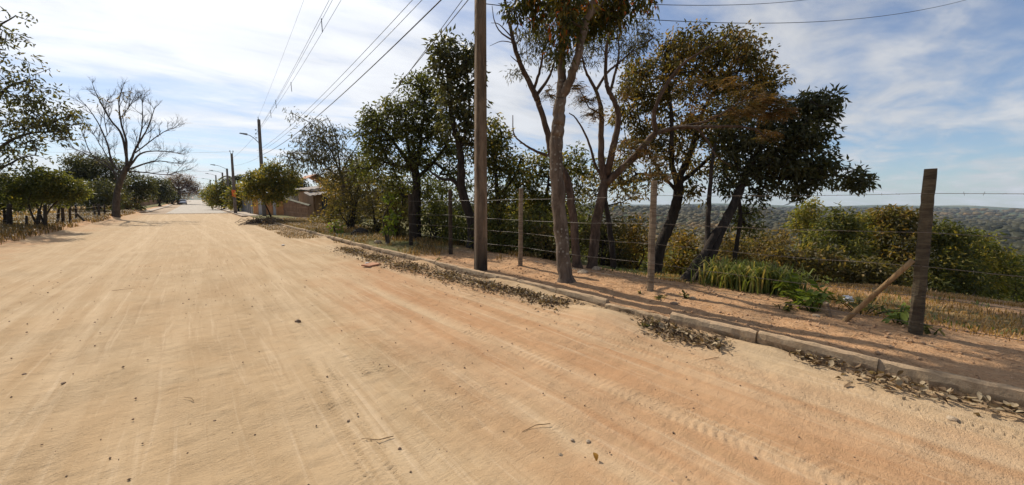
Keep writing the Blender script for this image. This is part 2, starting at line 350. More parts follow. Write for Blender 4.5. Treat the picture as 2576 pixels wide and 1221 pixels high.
# ------------------------------------------------------------------ the setting: ground, road, street
def rise(y): return 1.45*sstep(100, 270, y)
def hg(x, y):
    x = np.asarray(x, float); y = np.asarray(y, float); k = kerbx(y)
    xs = 6.5+3.4*sstep(4.0, 1.2, y)*sstep(-60, -20, y)+22*sstep(14, 42, y); d = np.maximum(x-xs, 0)
    drop = 0.04*np.clip(x-6.4, 0, 5)+0.11*np.minimum(d, 3.0)+0.36*np.clip(d-3.0, 0, 30)+0.11*np.clip(d-33.5, 0, 180)
    r = np.hypot(x, y)
    near = np.exp(-(r/14.0)**2)
    zr = 0.105+0.035*fbm(x, y, 0.9, 3)+near*(0.022*fbm(x, y, 5.0, 3)+0.020*fbm(x, y, 13.0, 2))+0.03*sstep(k+0.5, 6.0, x)*(0.5+fbm(x, y, 0.35, 2))
    zr = zr-drop
    zl = 0.27*sstep(-4.2, -5.3, x)+0.10*fbm(x, y, 0.5, 4)*sstep(-4.3, -5.5, x)
    z = np.where(x > k+0.03, zr, np.where(x < -4.0, zl-0.06, -0.16))
    # rolling hills far out
    az = np.degrees(np.arctan2(x, y)); far = sstep(300, 1500, r)
    ridge = 9*np.exp(-((r-2600)/500)**2)*np.clip(0.5+1.6*fbm(az, r*0.0+3, 0.12, 3), 0, 2)+17*np.exp(-((r-1250)/330)**2)*sstep(88, 58, az)*(0.8+0.5*fbm(az, r*0, 0.11, 3))
    ridge = ridge+75*np.exp(-((r-5200)/900)**2)*sstep(30, -5, az)+38*np.exp(-((r-4800)/700)**2)*np.clip(0.30+1.7*fbm(az, 0*r+9, 0.075, 3), 0, 2)
    z = z+far*(14*fbm(x, y, 0.0016, 4))+ridge
    z = np.where((np.abs(x) < 40) | (x < 0), z+rise(y)-1.6*sstep(270, 600, y)*10*sstep(0, 1, 1.0), z)
    z = np.where((x < -60), z-np.clip((-x-60)*0.03, 0, 22), z)
    return z
def gz(p): return float(hg(p[0], p[1]))
def on(x, y): return (float(x), float(y), float(hg(x, y)))

def grow(a, b, s0, g):
    out = [a]; s = s0
    while out[-1] < b: out.append(out[-1]+s); s *= g
    out[-1] = b; return out
xs = np.unique(np.round(np.concatenate([-np.array(grow(6.0, 7000, 0.6, 1.13)), np.arange(-6, -4, 0.12), np.arange(-4, 3.7, 1.0), np.arange(3.7, 9.5, 0.055), grow(9.5, 7000, 0.09, 1.065)]), 4))
ys = np.unique(np.round(np.concatenate([-np.array(grow(4.0, 7000, 0.8, 1.2)), np.arange(-4, 12, 0.06), grow(12, 7000, 0.08, 1.045)]), 4))
X, Y = np.meshgrid(xs, ys); Z = hg(X, Y)
def gridfaces(nx, ny):
    i = (np.arange(ny-1)[:, None]*nx+np.arange(nx-1)[None, :]).ravel(); return np.stack([i, i+1, i+nx+1, i+nx], 1)
rr = np.hypot(X, Y); dxs = X-(6.5+22*sstep(14, 42, Y))
grass = np.where(X > 4, np.maximum(sstep(0.2, 2.4, dxs), 0.75*sstep(7.5, 11.5, Y)), sstep(-4.9, -5.8, X)*0.9)
grass = np.where((Y < 3) & (X > 6.5) & (X < 13), 0.60*sstep(6.7, 7.6, X)-0.30*sstep(8.2, 9.4, X), grass)
forest = sstep(35, 90, np.where(X > 6, dxs*1.6, np.where(Y > 200, rr*0.1, -X)))
forest = forest*(1-sstep(0.20, 0.30, fbm(X, Y, 0.0035, 2))*sstep(800, 1200, rr))
ground = fastmesh('ground', np.stack([X, Y, Z], -1).reshape(-1, 3), gridfaces(len(xs), len(ys)), M['ground'], None, None, True, {'grass': grass, 'forest': forest})
tag(ground, kind='structure')

# the dirt road, with wheel ruts and tyre treads pressed into it
rx = np.arange(0, 1.0001, 1/330.0); ry = np.unique(np.round(np.concatenate([np.arange(-3, -0.4, 0.1), np.arange(-0.4, 5.5, 0.0155), grow(5.5, 58, 0.018, 1.017)]), 4))
U, Y = np.meshgrid(rx, ry); X = -4.9+U*(kerbx(Y)+0.10+4.9)
rg = np.random.RandomState(11)
Z = 0.018*fbm(X, Y, 0.5, 3)+0.012*fbm(X, Y*0.5, 2.3, 3)+0.008*fbm(X, Y, 11, 2)
pale = np.zeros_like(X); nearw = sstep(11, 5, Y)
used_x = []
for i in range(34):
    x0 = rg.uniform(-4.0, 4.3) if i > 13 else rg.uniform(0.6, 4.0); a = rg.uniform(-0.05, 0.05)+(-0.035 if x0 > 1.5 else 0.0); am = rg.uniform(0.03, 0.2); fq = rg.uniform(0.08, 0.28); ph = rg.uniform(0, 6)
    if any(abs(x0-q) < 0.16 for q in used_x): x0 = rg.uniform(-3.8, 4.2)
    used_x.append(x0)
    w = rg.uniform(0.075, 0.12); d = X-(x0+a*(Y-3)+am*np.sin(fq*Y+ph)); g = np.exp(-(d/w)**4); s = rg.uniform(0.4, 1.0)
    br = 0.55+0.45*np.sign(vn(Y*0.23+i*7, 0*Y+i))*1.0
    Z -= 0.006*g*s; Z += 0.006*s*np.exp(-((np.abs(d)-w*1.25)/(0.03))**2)
    pale += 0.5*s*g*rg.choice([1, 1, 0.4])
    if i < 16:
        pit = rg.uniform(0.045, 0.065); tr = np.sin(2*math.pi*(Y+np.abs(d)*0.7+0.03*fbm(X, Y, 2.0, 2))/pit)*np.clip(0.45+2.6*fbm(X+i, Y, 1.3, 3), 0, 1.3)
        Z += nearw*0.0105*tr*g*np.clip(br, 0, 1)*sstep(0.0, 0.6, np.abs(d)/w)
bd = np.exp(-((X-kerbx(Y)+0.40)/0.25)**2); Z += bd*(0.015+0.03*fbm(X, Y, 1.1, 3)); Z += np.exp(-((X-kerbx(Y)+0.02)/0.14)**2)*np.clip(0.03+0.16*fbm(X, Y, 0.9, 3), 0, 0.09)
Z += 0.10*np.exp(-(((X-4.15)/0.35)**2+((Y-3.15)/0.55)**2))          # sand heaped against the kerb
Z += sstep(-4.1, -4.9, X)*0.10
red = np.clip(0.75*sstep(0.3, 2.0, X-0.035*Y)*sstep(14, 4, Y)*sstep(4.4, 3.5, X+0.05*fbm(X, Y, 1, 2))+0.35*sstep(1.5, 3.4, X)*sstep(30, 10, Y)+0.5*sstep(-3.0, -4.4, X), 0, 1)
pale = np.clip(pale+0.35*sstep(3.4, 4.0, X)*sstep(7, 3, Y)+0.45*sstep(8, 26, Y)*sstep(3.2, 1.6, np.abs(X+0.4)), 0, 1)
road = fastmesh('dirt_road', np.stack([X, Y, Z], -1).reshape(-1, 3), gridfaces(len(rx), len(ry)), M['road'], None, None, True, {'red': red, 'pale': pale})
tag(road, kind='structure')

def strip(name, x0, x1, y0, y1, z, mat, n=60, thick=0.3):
    mb = MB(); yy = np.linspace(y0, y1, n)
    v = []
    for q in yy:
        for xx, zz in ((x0, z), (x1, z), (x1, z-thick), (x0, z-thick)): v.append((xx, q, zz+rise(q)))
    f = []
    for i in range(n-1):
        for k in range(4): f.append((4*i+k, 4*i+(k+1) % 4, 4*i+4+(k+1) % 4, 4*i+4+k))
    f += [(0, 1, 2, 3), (4*n-1, 4*n-2, 4*n-3, 4*n-4)]
    mb.add(v, f); o = mb.build(name, mat); tag(o, kind='structure'); return o
strip('cobbled_street', -2.4, 3.1, 57.0, 290, 0.034, M['street'])
strip('street_shoulder', -9.0, 4.9, 55.5, 292, 0.02, M['shoulder'])
strip('pavement_across_street', -7.0, -4.1, 61, 150, 0.14, M['walk'])
strip('pavement_by_houses', 3.35, 4.75, 43, 120, 0.15, M['walk'])
# side street crossing before the paving, a low concrete edge
mb = MB(); mb.box((-13, 60.2, 0.0), (-4.2, 60.5, 0.20)); tag(mb.build('street_corner_edge', M['walk']), kind='structure')

# kerb of single concrete stones
kerb = thing('kerb', None, None, (0, 0, 0)); tag(kerb, kind='structure')
kerb['label'] = 'pale concrete kerb between dirt road and verge'
rg = np.random.RandomState(3)
def kerb_mesh(L):
    nx, ny, nz = 3, 12, 4; bw, bh = 0.105, 0.30; v = []; f = []
    idx = {}
    def vid(i, j, k):
        if (i, j, k) not in idx:
            x = bw*i/nx; y = -L/2+L*j/ny; z = bh*k/nz
            top = k == nz; front = i == 0
            x += rg.normal(0, 0.003); z += rg.normal(0, 0.0035)
            if top and (front or i == nx): z -= 0.012+abs(rg.normal(0, 0.007)); x += 0.012 if front else -0.01
            if j in (0, ny): x += 0.004 if front else 0; z -= 0.004*(k == nz); y += 0.002 if j == 0 else -0.002
            if front and rg.rand() < 0.10: x += 0.012
            idx[(i, j, k)] = len(v); v.append((x, y, z))
        return idx[(i, j, k)]
    for j in range(ny):
        for k in range(nz):
            f.append((vid(0, j, k), vid(0, j, k+1), vid(0, j+1, k+1), vid(0, j+1, k))); f.append((vid(nx, j, k), vid(nx, j+1, k), vid(nx, j+1, k+1), vid(nx, j, k+1)))
        for i in range(nx): f.append((vid(i, j, nz), vid(i+1, j, nz), vid(i+1, j+1, nz), vid(i, j+1, nz)))
    for i in range(nx):
        for k in range(nz):
            f.append((vid(i, 0, k), vid(i+1, 0, k), vid(i+1, 0, k+1), vid(i, 0, k+1))); f.append((vid(i, ny, k), vid(i, ny, k+1), vid(i+1, ny, k+1), vid(i+1, ny, k)))
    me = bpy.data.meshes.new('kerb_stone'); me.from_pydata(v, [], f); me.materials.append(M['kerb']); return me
kms = [kerb_mesh(0.965) for _ in range(7)]
y = -2.4; i = 0
while y < 33.5:
    yc = y+0.5; a = math.atan2(float(kerbx(y+1)-kerbx(y)), 1.0)
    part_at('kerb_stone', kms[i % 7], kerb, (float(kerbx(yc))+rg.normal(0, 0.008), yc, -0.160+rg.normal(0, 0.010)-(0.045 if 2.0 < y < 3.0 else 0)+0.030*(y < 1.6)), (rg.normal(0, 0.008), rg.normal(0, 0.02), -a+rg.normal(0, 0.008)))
    y += 0.972; i += 1
# ===PART3===
# ------------------------------------------------------------------ trees
def leaf_geo(p, d, L, W, rg, fold=0.25):
    n = len(p); d = d/(np.linalg.norm(d, axis=1)[:, None]+1e-9)
    r = rg.normal(size=(n, 3)); s = np.cross(d, r); s /= np.linalg.norm(s, axis=1)[:, None]+1e-9; nn = np.cross(s, d)
    L = np.broadcast_to(L, (n,))[:, None]; W = np.broadcast_to(W, (n,))[:, None]
    a = p; b = p+d*L*0.45+s*W*0.5+nn*W*fold; c = p+d*L-nn*L*0.12; e = p+d*L*0.45-s*W*0.5+nn*W*fold
    v = np.stack([a, b, c, e], 1).reshape(-1, 3); i = np.arange(n)*4
    return v, np.concatenate([np.stack([i, i+1, i+2], 1), np.stack([i, i+2, i+3], 1)])
def unit(n, rg):
    v = rg.normal(size=(n, 3)); return v/np.linalg.norm(v, axis=1)[:, None]

def foliage(name, parent, centres, per, rc, LW, mat, rg, droop=0.4, tone=(0.15, 0.75), frond=False, flat=0.7):
    """leaves gathered round the twig ends: one mesh of many leaf faces"""
    V = []; F = []; A = []; n0 = 0
    c = np.asarray(centres); k = len(c); ct = rg.uniform(tone[0], tone[1], k)
    if not frond:
        idx = np.repeat(np.arange(k), per); n = len(idx)
        u = unit(n, rg)*(rg.rand(n)**0.45)[:, None]*rc*np.array([1, 1, flat]); p = c[idx]+u
        d = u/rc+unit(n, rg)*0.8+np.array([0, 0, -droop]); L = LW[0]*rg.uniform(0.65, 1.25, n); W = LW[1]*rg.uniform(0.7, 1.2, n)
        v, f = leaf_geo(p, d, L, W, rg); V = v; F = f; A = np.repeat(np.clip(ct[idx]+rg.normal(0, 0.13, n), 0, 1), 4)
    else:
        nf = per; idx = np.repeat(np.arange(k), nf); n = len(idx); m = 9
        d0 = unit(n, rg)*np.array([1, 1, 0.35])+np.array([0, 0, 0.1]); d0 /= np.linalg.norm(d0, axis=1)[:, None]
        s = np.cross(d0, np.array([0, 0, 1.0])); s /= np.linalg.norm(s, axis=1)[:, None]+1e-9
        Ps = []; Ds = []; I = []
        for j in range(m):
            t = (j+0.5)/m; q = c[idx]+d0*(rc*t)[..., None] if np.ndim(rc) else c[idx]+d0*rc*t
            q = q+np.array([0, 0, -1.0])*rc*0.4*t*t
            for sg in (-1, 1): Ps.append(q); Ds.append(s*sg+d0*0.45+unit(n, rg)*0.15); I.append(idx)
        p = np.concatenate(Ps); d = np.concatenate(Ds); I = np.concatenate(I); N = len(p)
        v, f = leaf_geo(p, d, LW[0]*rg.uniform(0.7, 1.2, N), LW[1], rg); V = v; F = f; A = np.repeat(np.clip(ct[I]+rg.normal(0, 0.1, N), 0, 1), 4)
    o = fastmesh(name, V, F, mat, parent, A)
    return o

def twigs_to(centres, nodes, noder, rg, seg=0.5, rmin=0.006, rmax=0.05, wob=0.12, sides=4):
    """branch network: every twig end joins the nearest branch already there; thickness follows what it carries"""
    nodes = [np.array(n) for n in nodes]; base_n = len(nodes); par = [-1]*base_n; cnt = [0]*base_n
    c = np.asarray(centres); A = np.array(nodes)
    dd = np.min(np.linalg.norm(c[:, None, :]-A[None, :, :], axis=2), axis=1); order = np.argsort(dd)
    cap = base_n+len(c)*12; arr = np.zeros((cap, 3)); arr[:base_n] = A; m = base_n; par = list(par); leafn = []
    for i in order:
        q = c[i]; D = np.linalg.norm(arr[:m]-q, axis=1)+0.35*np.maximum(arr[:m, 2]-q[2], 0); j = int(np.argmin(D)); s = arr[j].copy()
        L = np.linalg.norm(q-s); ns = int(min(max(1, math.ceil(L/seg)), 10)); last = j
        mid = rg.normal(0, wob, 3)*L
        for t in range(1, ns+1):
            u = t/ns; arr[m] = s+(q-s)*u+mid*math.sin(math.pi*u)*0.6+np.array([0, 0, 0.10*L*math.sin(math.pi*u)]); par.append(last); last = m; m += 1
        leafn.append(last)
    cnt = np.zeros(m)
    for l in leafn:
        while l >= base_n: cnt[l] += 1; l = par[l]
    rad = np.clip(rmin*np.sqrt(cnt+0.3), rmin*0.7, rmax)
    V = []; F = []; n0 = 0; ang = np.arange(sides)*2*math.pi/sides
    for k in range(base_n, m):
        a = arr[par[k]]; b = arr[k]; d = b-a; L = np.linalg.norm(d)
        if L < 1e-5: continue
        d /= L; u = np.cross(d, (0.3, 0.9, 0.2)); u /= np.linalg.norm(u)+1e-9; w = np.cross(d, u)
        ring = np.cos(ang)[:, None]*u+np.sin(ang)[:, None]*w; ra = rad[k]*1.05 if par[k] < base_n else min(rad[par[k]], rad[k]*1.6)
        V.append(a+ring*ra); V.append(b+ring*rad[k])
        for q in range(sides): F.append((n0+q, n0+(q+1) % sides, n0+sides+(q+1) % sides, n0+sides+q))
        n0 += 2*sides
    return np.concatenate(V), np.array(F)

def in_blobs(blobs, rg, shell=0.35):
    """blobs: (x, y, radius px, H, count[, squash])"""
    out = []
    for b in blobs:
        x, y, r, H, n = b[:5]; sq = b[5] if len(b) > 5 else 1.0
        c = P(x, y, H); R_ = r*H/FPX; u = unit(n, rg)*((shell+(1-shell)*rg.rand(n)**0.6)[:, None])*R_
        th = u[:, 0:1]*0+u; q = c+u[:, 0:1]*cright*1.0+u[:, 1:2]*FH*1.0+u[:, 2:3]*np.array([0, 0, sq]); out.append(q)
    return np.concatenate(out)

def tree(name, label, limbs, blobs, mat_b, mat_l, per=14, rc=0.3, LW=(0.12, 0.05), seed=0, cat='tree', group=None, droop=0.4, tone=(0.15, 0.75), frond=False, rmin=0.006, rmax=0.05, seg=0.45, flat=0.75, extra=None, sides=9, wob=0.12, lift=True, shell=0.35, rough=0.08):
    """limbs: (list of (x, y, H) photo positions, radius at start, radius at end); the first is the trunk"""
    rg = np.random.RandomState(seed); segs = []
    for li, (pts, r0, r1) in enumerate(limbs):
        q = np.array([P(*p) if isinstance(p, tuple) else p for p in pts])
        segs.append((spline(q, 6), r0, r1))
    b0 = segs[0][0][0]; gzv = gz(b0)
    root = thing(name, label, cat, (b0[0], b0[1], gzv), 0, group)
    nodes = []
    for li, (s, r0, r1) in enumerate(segs):
        n = len(s); t = np.linspace(0, 1, n); rad = r0+(r1-r0)*t
        s = s+rg.normal(0, 0.12, s.shape)*rad[:, None]*(0.6 if li == 0 else 1.0)*np.minimum(1, t*4)[:, None]
        if li == 0 or (abs(s[0][2]-gz(s[0])) < 0.6 and s[0][2] < gz(s[0])+0.6):
            s = np.vstack([[s[0][0], s[0][1], gz(s[0])-0.25], s]); rad = np.concatenate([[rad[0]*1.6], rad]); rad[1] *= 1.32; rad[2] *= 1.12
        mb = MB(); mb.tube(s, rad, sides if li == 0 else max(5, sides-2), 0, rough, rg)
        mb.build('trunk' if li == 0 else 'branch', mat_b, root, True)
        nodes.extend(s[len(s)//4:] if li == 0 else s[2:])
    c = in_blobs(blobs, rg, shell) if blobs else np.zeros((0, 3))
    if len(c):
        V, F = twigs_to(c, nodes, None, rg, seg, rmin, rmax, wob)
        tag(fastmesh('twigs', V, F, mat_b, root, None), kind='stuff')
        if per: foliage('crown', root, c, per, rc, LW, mat_l, rg, droop, tone, frond, flat)
    if extra: extra(root, c, rg)
    return root

# --- the tall tree at the fence
Hm = 7.02
tree('tall_tree', 'tall tree with grey lichen-spotted trunk standing on verge beside the concrete pole',
  [([(1424, 706, Hm), (1419, 665, Hm), (1410, 560, Hm), (1400, 440, Hm), (1399, 360, Hm), (1405, 303, Hm), (1410, 247, Hm)], 0.135, 0.105),
   ([(1410, 252, Hm), (1412, 205, Hm), (1412, 148, Hm), (1417, 62, Hm), (1418, -60, Hm), (1400, -200, Hm)], 0.088, 0.04),
   ([(1411, 246, Hm), (1430, 212, Hm-.1), (1452, 150, Hm-.2), (1468, 80, Hm-.2), (1490, 12, Hm-.2), (1530, -90, Hm-.2), (1560, -200, Hm)], 0.085, 0.04),
   ([(1417, 40, Hm), (1380, -10, Hm+.2), (1330, -20, Hm+.3)], 0.03, 0.012), ([(1478, 45, Hm), (1530, 0, Hm+.2), (1600, -20, Hm+.4)], 0.035, 0.012)],
  [(1315, 18, 40, Hm+.3, 26), (1350, -30, 50, Hm, 20), (1417, 60, 34, Hm-.4, 20), (1405, 125, 18, Hm-.3, 7), (1440, 0, 50, Hm-.3, 26), (1475, 40, 42, Hm+.4, 30), (1445, 70, 24, Hm+.3, 10), (1370, 25, 36, Hm+.2, 20), (1510, 45, 36, Hm+.4, 18), (1560, 35, 30, Hm+.4, 14), (1530, 8, 46, Hm+.3, 32), (1585, -15, 45, Hm+.3, 20), (1630, 2, 16, Hm+.4, 6), (1430, -100, 100, Hm, 24), (1530, -100, 90, Hm, 18)],
  M['bark_main'], M['leaf_main'], 17, 0.20, (0.125, 0.042), 21, droop=1.1, tone=(0.1, 0.9), rmin=0.005, flat=1.1)

# --- tall thin-leaved tree behind it, with a leaning half-bare limb
Hb = 8.7
tree('thin_leaved_tree', 'charred forked tree with bare grey limb leaning left behind the tall lichen-spotted trunk',
  [([(1452, 676, Hb), (1446, 610, Hb), (1441, 540, Hb), (1427, 457, Hb), (1405, 415, Hb), (1388, 395, Hb), (1378, 340, Hb), (1352, 250, Hb)], 0.10, 0.06),
   ([(1352, 252, Hb), (1338, 221, Hb), (1309, 160, Hb), (1291, 103, Hb), (1282, 59, Hb), (1268, -10, Hb), (1255, -90, Hb)], 0.07, 0.018),
   ([(1343, 226, Hb), (1361, 167, Hb), (1366, 129, Hb), (1381, 98, Hb)], 0.035, 0.012), ([(1350, 240, Hb), (1379, 198, Hb+.2), (1392, 165, Hb+.3), (1402, 120, Hb+.3)], 0.04, 0.012),
   ([(1378, 392, Hb), (1347, 380, Hb-.1), (1318, 363, Hb-.2), (1293, 338, Hb-.3), (1290, 290, Hb-.3)], 0.035, 0.008), ([(1293, 338, Hb-.3), (1281, 345, Hb-.3)], 0.012, 0.006),
   ([(1291, 103, Hb), (1258, 80, Hb), (1243, 50, Hb), (1238, 15, Hb)], 0.02, 0.006), ([(1289, 96, Hb), (1256, 62, Hb), (1235, 58, Hb)], 0.015, 0.005), ([(1291, 108, Hb), (1262, 104, Hb), (1232, 116, Hb)], 0.012, 0.004), ([(1309, 162, Hb), (1292, 148, Hb), (1284, 140, Hb)], 0.014, 0.005)],
  [(1345, 95, 34, Hb, 22), (1335, 125, 22, Hb, 9), (1375, 90, 34, Hb+.3, 20), (1300, 190, 24, Hb, 5), (1385, 150, 26, Hb+.3, 12)],
  M['bark_red'], M['leaf_fine'], 24, 0.22, (0.10, 0.02), 22, droop=0.9, rmin=0.004, wob=0.2)
# --- the reddish spreading tree with rusty feathery leaves
Hr = 8.95; 
def fronds(root, c, rg):
    bl = [(1930, 262, 40, Hr-.9, 26, .5), (1880, 282, 42, Hr-.9, 22, .6), (1960, 285, 30, Hr-.9, 14, .5), (1905, 235, 30, Hr-.6, 12, .7), (1935, 335, 22, Hr-.8, 8), (1475, 250, 26, Hr-.5, 8, .6), (1450, 225, 20, Hr-.4, 6, .6), (1380, 235, 18, Hr-.6, 5, .5), (1500, 290, 26, Hr-.5, 8, .6), (1590, 380, 40, Hr-.4, 12), (1660, 430, 40, Hr-.3, 12), (1760, 245, 60, Hr-.3, 14), (1580, 240, 26, Hr, 6), (1840, 210, 30, Hr-.3, 8)]
    q = in_blobs(bl, rg)
    V, F = twigs_to(q, rootnodes, None, rg, 0.4, 0.0035, 0.02, 0.15); tag(fastmesh('twigs', V, F, M['bark_red'], root, None), kind='stuff')
    foliage('feathery_leaves', root, q, 6, 0.26, (0.045, 0.016), M['leaf_rust'], rg, 0.2, (0.1, 0.95), True)
limbs_r = [([(1488, 682, Hr), (1492, 640, Hr), (1498, 575, Hr), (1512, 500, Hr), (1524, 452, Hr)], 0.125, 0.095),
   ([(1523, 460, Hr), (1513, 400, Hr), (1512, 314, Hr), (1511, 268, Hr), (1497, 224, Hr), (1474, 180, Hr), (1464, 140, Hr)], 0.085, 0.016),
   ([(1499, 228, Hr), (1526, 185, Hr+.1), (1559, 157, Hr+.2), (1593, 129, Hr+.3), (1631, 116, Hr+.4)], 0.034, 0.010),
   ([(1527, 440, Hr), (1540, 380, Hr-.1), (1556, 309, Hr-.1), (1549, 265, Hr-.1), (1531, 227, Hr-.1), (1524, 190, Hr), (1526, 116, Hr), (1536, 67, Hr), (1530, 20, Hr)], 0.085, 0.016),
   ([(1535, 232, Hr), (1554, 155, Hr+.2), (1557, 116, Hr+.3), (1550, 75, Hr+.3)], 0.034, 0.010),
   ([(1526, 462, Hr), (1575, 415, Hr-.2), (1628, 358, Hr-.3), (1652, 328, Hr-.4)], 0.085, 0.06),
   ([(1650, 332, Hr-.4), (1646, 280, Hr-.5), (1682, 205, Hr-.6), (1720, 160, Hr-.7), (1765, 130, Hr-.8), (1830, 90, Hr-.8)], 0.055, 0.010),
   ([(1648, 336, Hr-.4), (1706, 322, Hr-.6), (1760, 320, Hr-.8), (1830, 318, Hr-.9), (1895, 325, Hr-1.0), (1925, 345, Hr-1.0)], 0.05, 0.014),
   ([(1670, 326, Hr-.4), (1740, 320, Hr-.8), (1778, 352, Hr-.9), (1800, 390, Hr-1.0), (1840, 420, Hr-1.0)], 0.03, 0.008),
   ([(1700, 322, Hr-.5), (1790, 300, Hr-.7), (1860, 260, Hr-.9), (1940, 230, Hr-.9)], 0.028, 0.006),
   ([(1524, 462, Hr), (1500, 420, Hr+.1), (1478, 350, Hr+.2), (1450, 300, Hr+.2), (1432, 285, Hr)], 0.04, 0.01)]
rootnodes = np.concatenate([spline(np.array([P(*p) for p in l[0]]), 6)[2:] for l in limbs_r[1:]])
tree('reddish_spreading_tree', 'spreading tree with flaky reddish limbs and rust-coloured feathery leaves behind the fence', limbs_r,
  [(1475, 130, 40, Hr+.2, 20), (1500, 95, 40, Hr+.3, 22), (1545, 75, 42, Hr+.3, 24), (1590, 105, 36, Hr+.4, 18), (1625, 112, 26, Hr+.4, 12), (1555, 120, 30, Hr+.3, 10), (1440, 150, 30, Hr+.1, 10), (1615, 70, 26, Hr+.4, 10)],
  M['bark_red'], M['leaf_fine'], 24, 0.22, (0.10, 0.02), 23, droop=0.9, rmin=0.0045, wob=0.2, extra=fronds)

# --- domed olive tree
Ho = 10.6
tree('domed_olive_tree', 'broad tree with domed olive and yellowish crown, dark trunk behind the slim middle post',
  [([(1647, 690, Ho), (1662, 620, Ho), (1690, 555, Ho), (1706, 490, Ho), (1708, 440, Ho)], 0.16, 0.12),
   ([(1707, 450, Ho), (1735, 390, Ho+.2), (1760, 300, Ho+.4), (1800, 220, Ho+.4)], 0.10, 0.03), ([(1704, 470, Ho), (1690, 400, Ho-.2), (1690, 300, Ho-.2), (1680, 200, Ho)], 0.08, 0.03),
   ([(1708, 460, Ho), (1760, 420, Ho+.6), (1850, 330, Ho+1.0), (1900, 240, Ho+.8)], 0.07, 0.025), ([(1700, 480, Ho), (1660, 430, Ho+.3), (1620, 360, Ho+.6), (1600, 250, Ho+.5)], 0.05, 0.02)],
  [(1640, 200, 66, Ho, 62), (1720, 170, 78, Ho+.3, 90), (1800, 160, 82, Ho+.3, 105), (1880, 170, 70, Ho+.6, 78), (1930, 205, 40, Ho+.6, 30), (1740, 105, 50, Ho, 24), (1860, 115, 50, Ho+.4, 30), (1690, 110, 22, Ho-.2, 8), (1700, 270, 70, Ho+.3, 48), (1800, 260, 80, Ho+.6, 66), (1890, 260, 60, Ho+.8, 44), (1620, 300, 50, Ho+.2, 22), (1680, 400, 60, Ho, 34), (1620, 450, 50, Ho+.4, 24), (1770, 390, 60, Ho+.6, 30), (1740, 480, 40, Ho, 14), (1590, 230, 34, Ho+.4, 22), (1600, 180, 34, Ho+.2, 22), (1575, 290, 36, Ho+.4, 22), (1600, 370, 44, Ho+.5, 30), (1560, 430, 36, Ho+.6, 20), (1660, 340, 50, Ho+.4, 30), (1740, 340, 50, Ho+.6, 30), (1830, 330, 50, Ho+.8, 30), (1830, 420, 44, Ho+.8, 24)],
  M['bark_dark'], M['leaf_olive'], 19, 0.225, (0.13, 0.052), 24, droop=0.7, tone=(0.1, 0.95), rmin=0.006)
# --- very dark leaning tree at the crown's right
Hd = 9.6
tree('dark_leaning_tree', 'leaning tree with very dark glossy crown hanging over the top fence wire',
  [([(1756, 712, Hd-1.0), (1783, 653, Hd-.8), (1811, 585, Hd-.6), (1845, 517, Hd-.3), (1874, 443, Hd), (1900, 390, Hd)], 0.13, 0.08),
   ([(1718, 712, Hd-1.1), (1772, 636, Hd-.9), (1808, 575, Hd-.7)], 0.095, 0.085), ([(1777, 640, Hd-.9), (1781, 600, Hd-.7), (1783, 522, Hd-.6), (1790, 420, Hd-.4), (1800, 360, Hd)], 0.075, 0.03),
   ([(1874, 445, Hd), (1950, 400, Hd), (2040, 350, Hd), (2060, 300, Hd)], 0.06, 0.02), ([(1880, 440, Hd), (1980, 450, Hd), (2080, 440, Hd), (2150, 450, Hd)], 0.05, 0.014), ([(1860, 480, Hd), (1820, 430, Hd+.3), (1850, 360, Hd+.3)], 0.04, 0.02)],
  [(1890, 380, 70, Hd, 60), (1960, 340, 76, Hd, 92), (2020, 300, 62, Hd, 76), (2060, 275, 40, Hd, 34), (2030, 380, 64, Hd, 78), (1960, 430, 62, Hd, 66), (2030, 450, 44, Hd, 36), (2095, 430, 34, Hd, 20), (2145, 448, 32, Hd, 22), (2165, 462, 18, Hd, 8), (2010, 482, 22, Hd, 10), (1850, 450, 50, Hd+.2, 30), (1860, 320, 60, Hd+.3, 40), (2090, 250, 18, Hd, 6), (1900, 490, 22, Hd, 8), (2040, 245, 16, Hd, 5)],
  M['bark_dark'], M['leaf_dark'], 18, 0.21, (0.145, 0.052), 25, droop=0.5, rmin=0.006)
tree('slender_dark_tree', 'slender dark trunk with sparse green leaves right of the leaning tree',
  [([(1846, 690, 9.4), (1850, 640, 9.4), (1862, 551, 9.4), (1860, 500, 9.4), (1870, 470, 9.4)], 0.06, 0.03)],
  [(1880, 540, 36, 9.6, 18), (1900, 580, 30, 9.6, 12), (1850, 560, 30, 9.8, 10)], M['bark_dark'], M['leaf_green'], 14, 0.22, (0.11, 0.045), 26)
tree('burnt_stem_tree', 'thin black stem between the reddish tree and the slim middle post',
  [([(1545, 690, 9.6), (1540, 630, 9.6), (1532, 560, 9.6), (1522, 500, 9.6), (1530, 440, 9.6)], 0.085, 0.04)],
  [(1540, 440, 40, 9.8, 18), (1500, 460, 36, 9.8, 14), (1580, 480, 40, 9.9, 14)], M['bark_dark'], M['leaf_scrub'], 14, 0.24, (0.12, 0.05), 27)

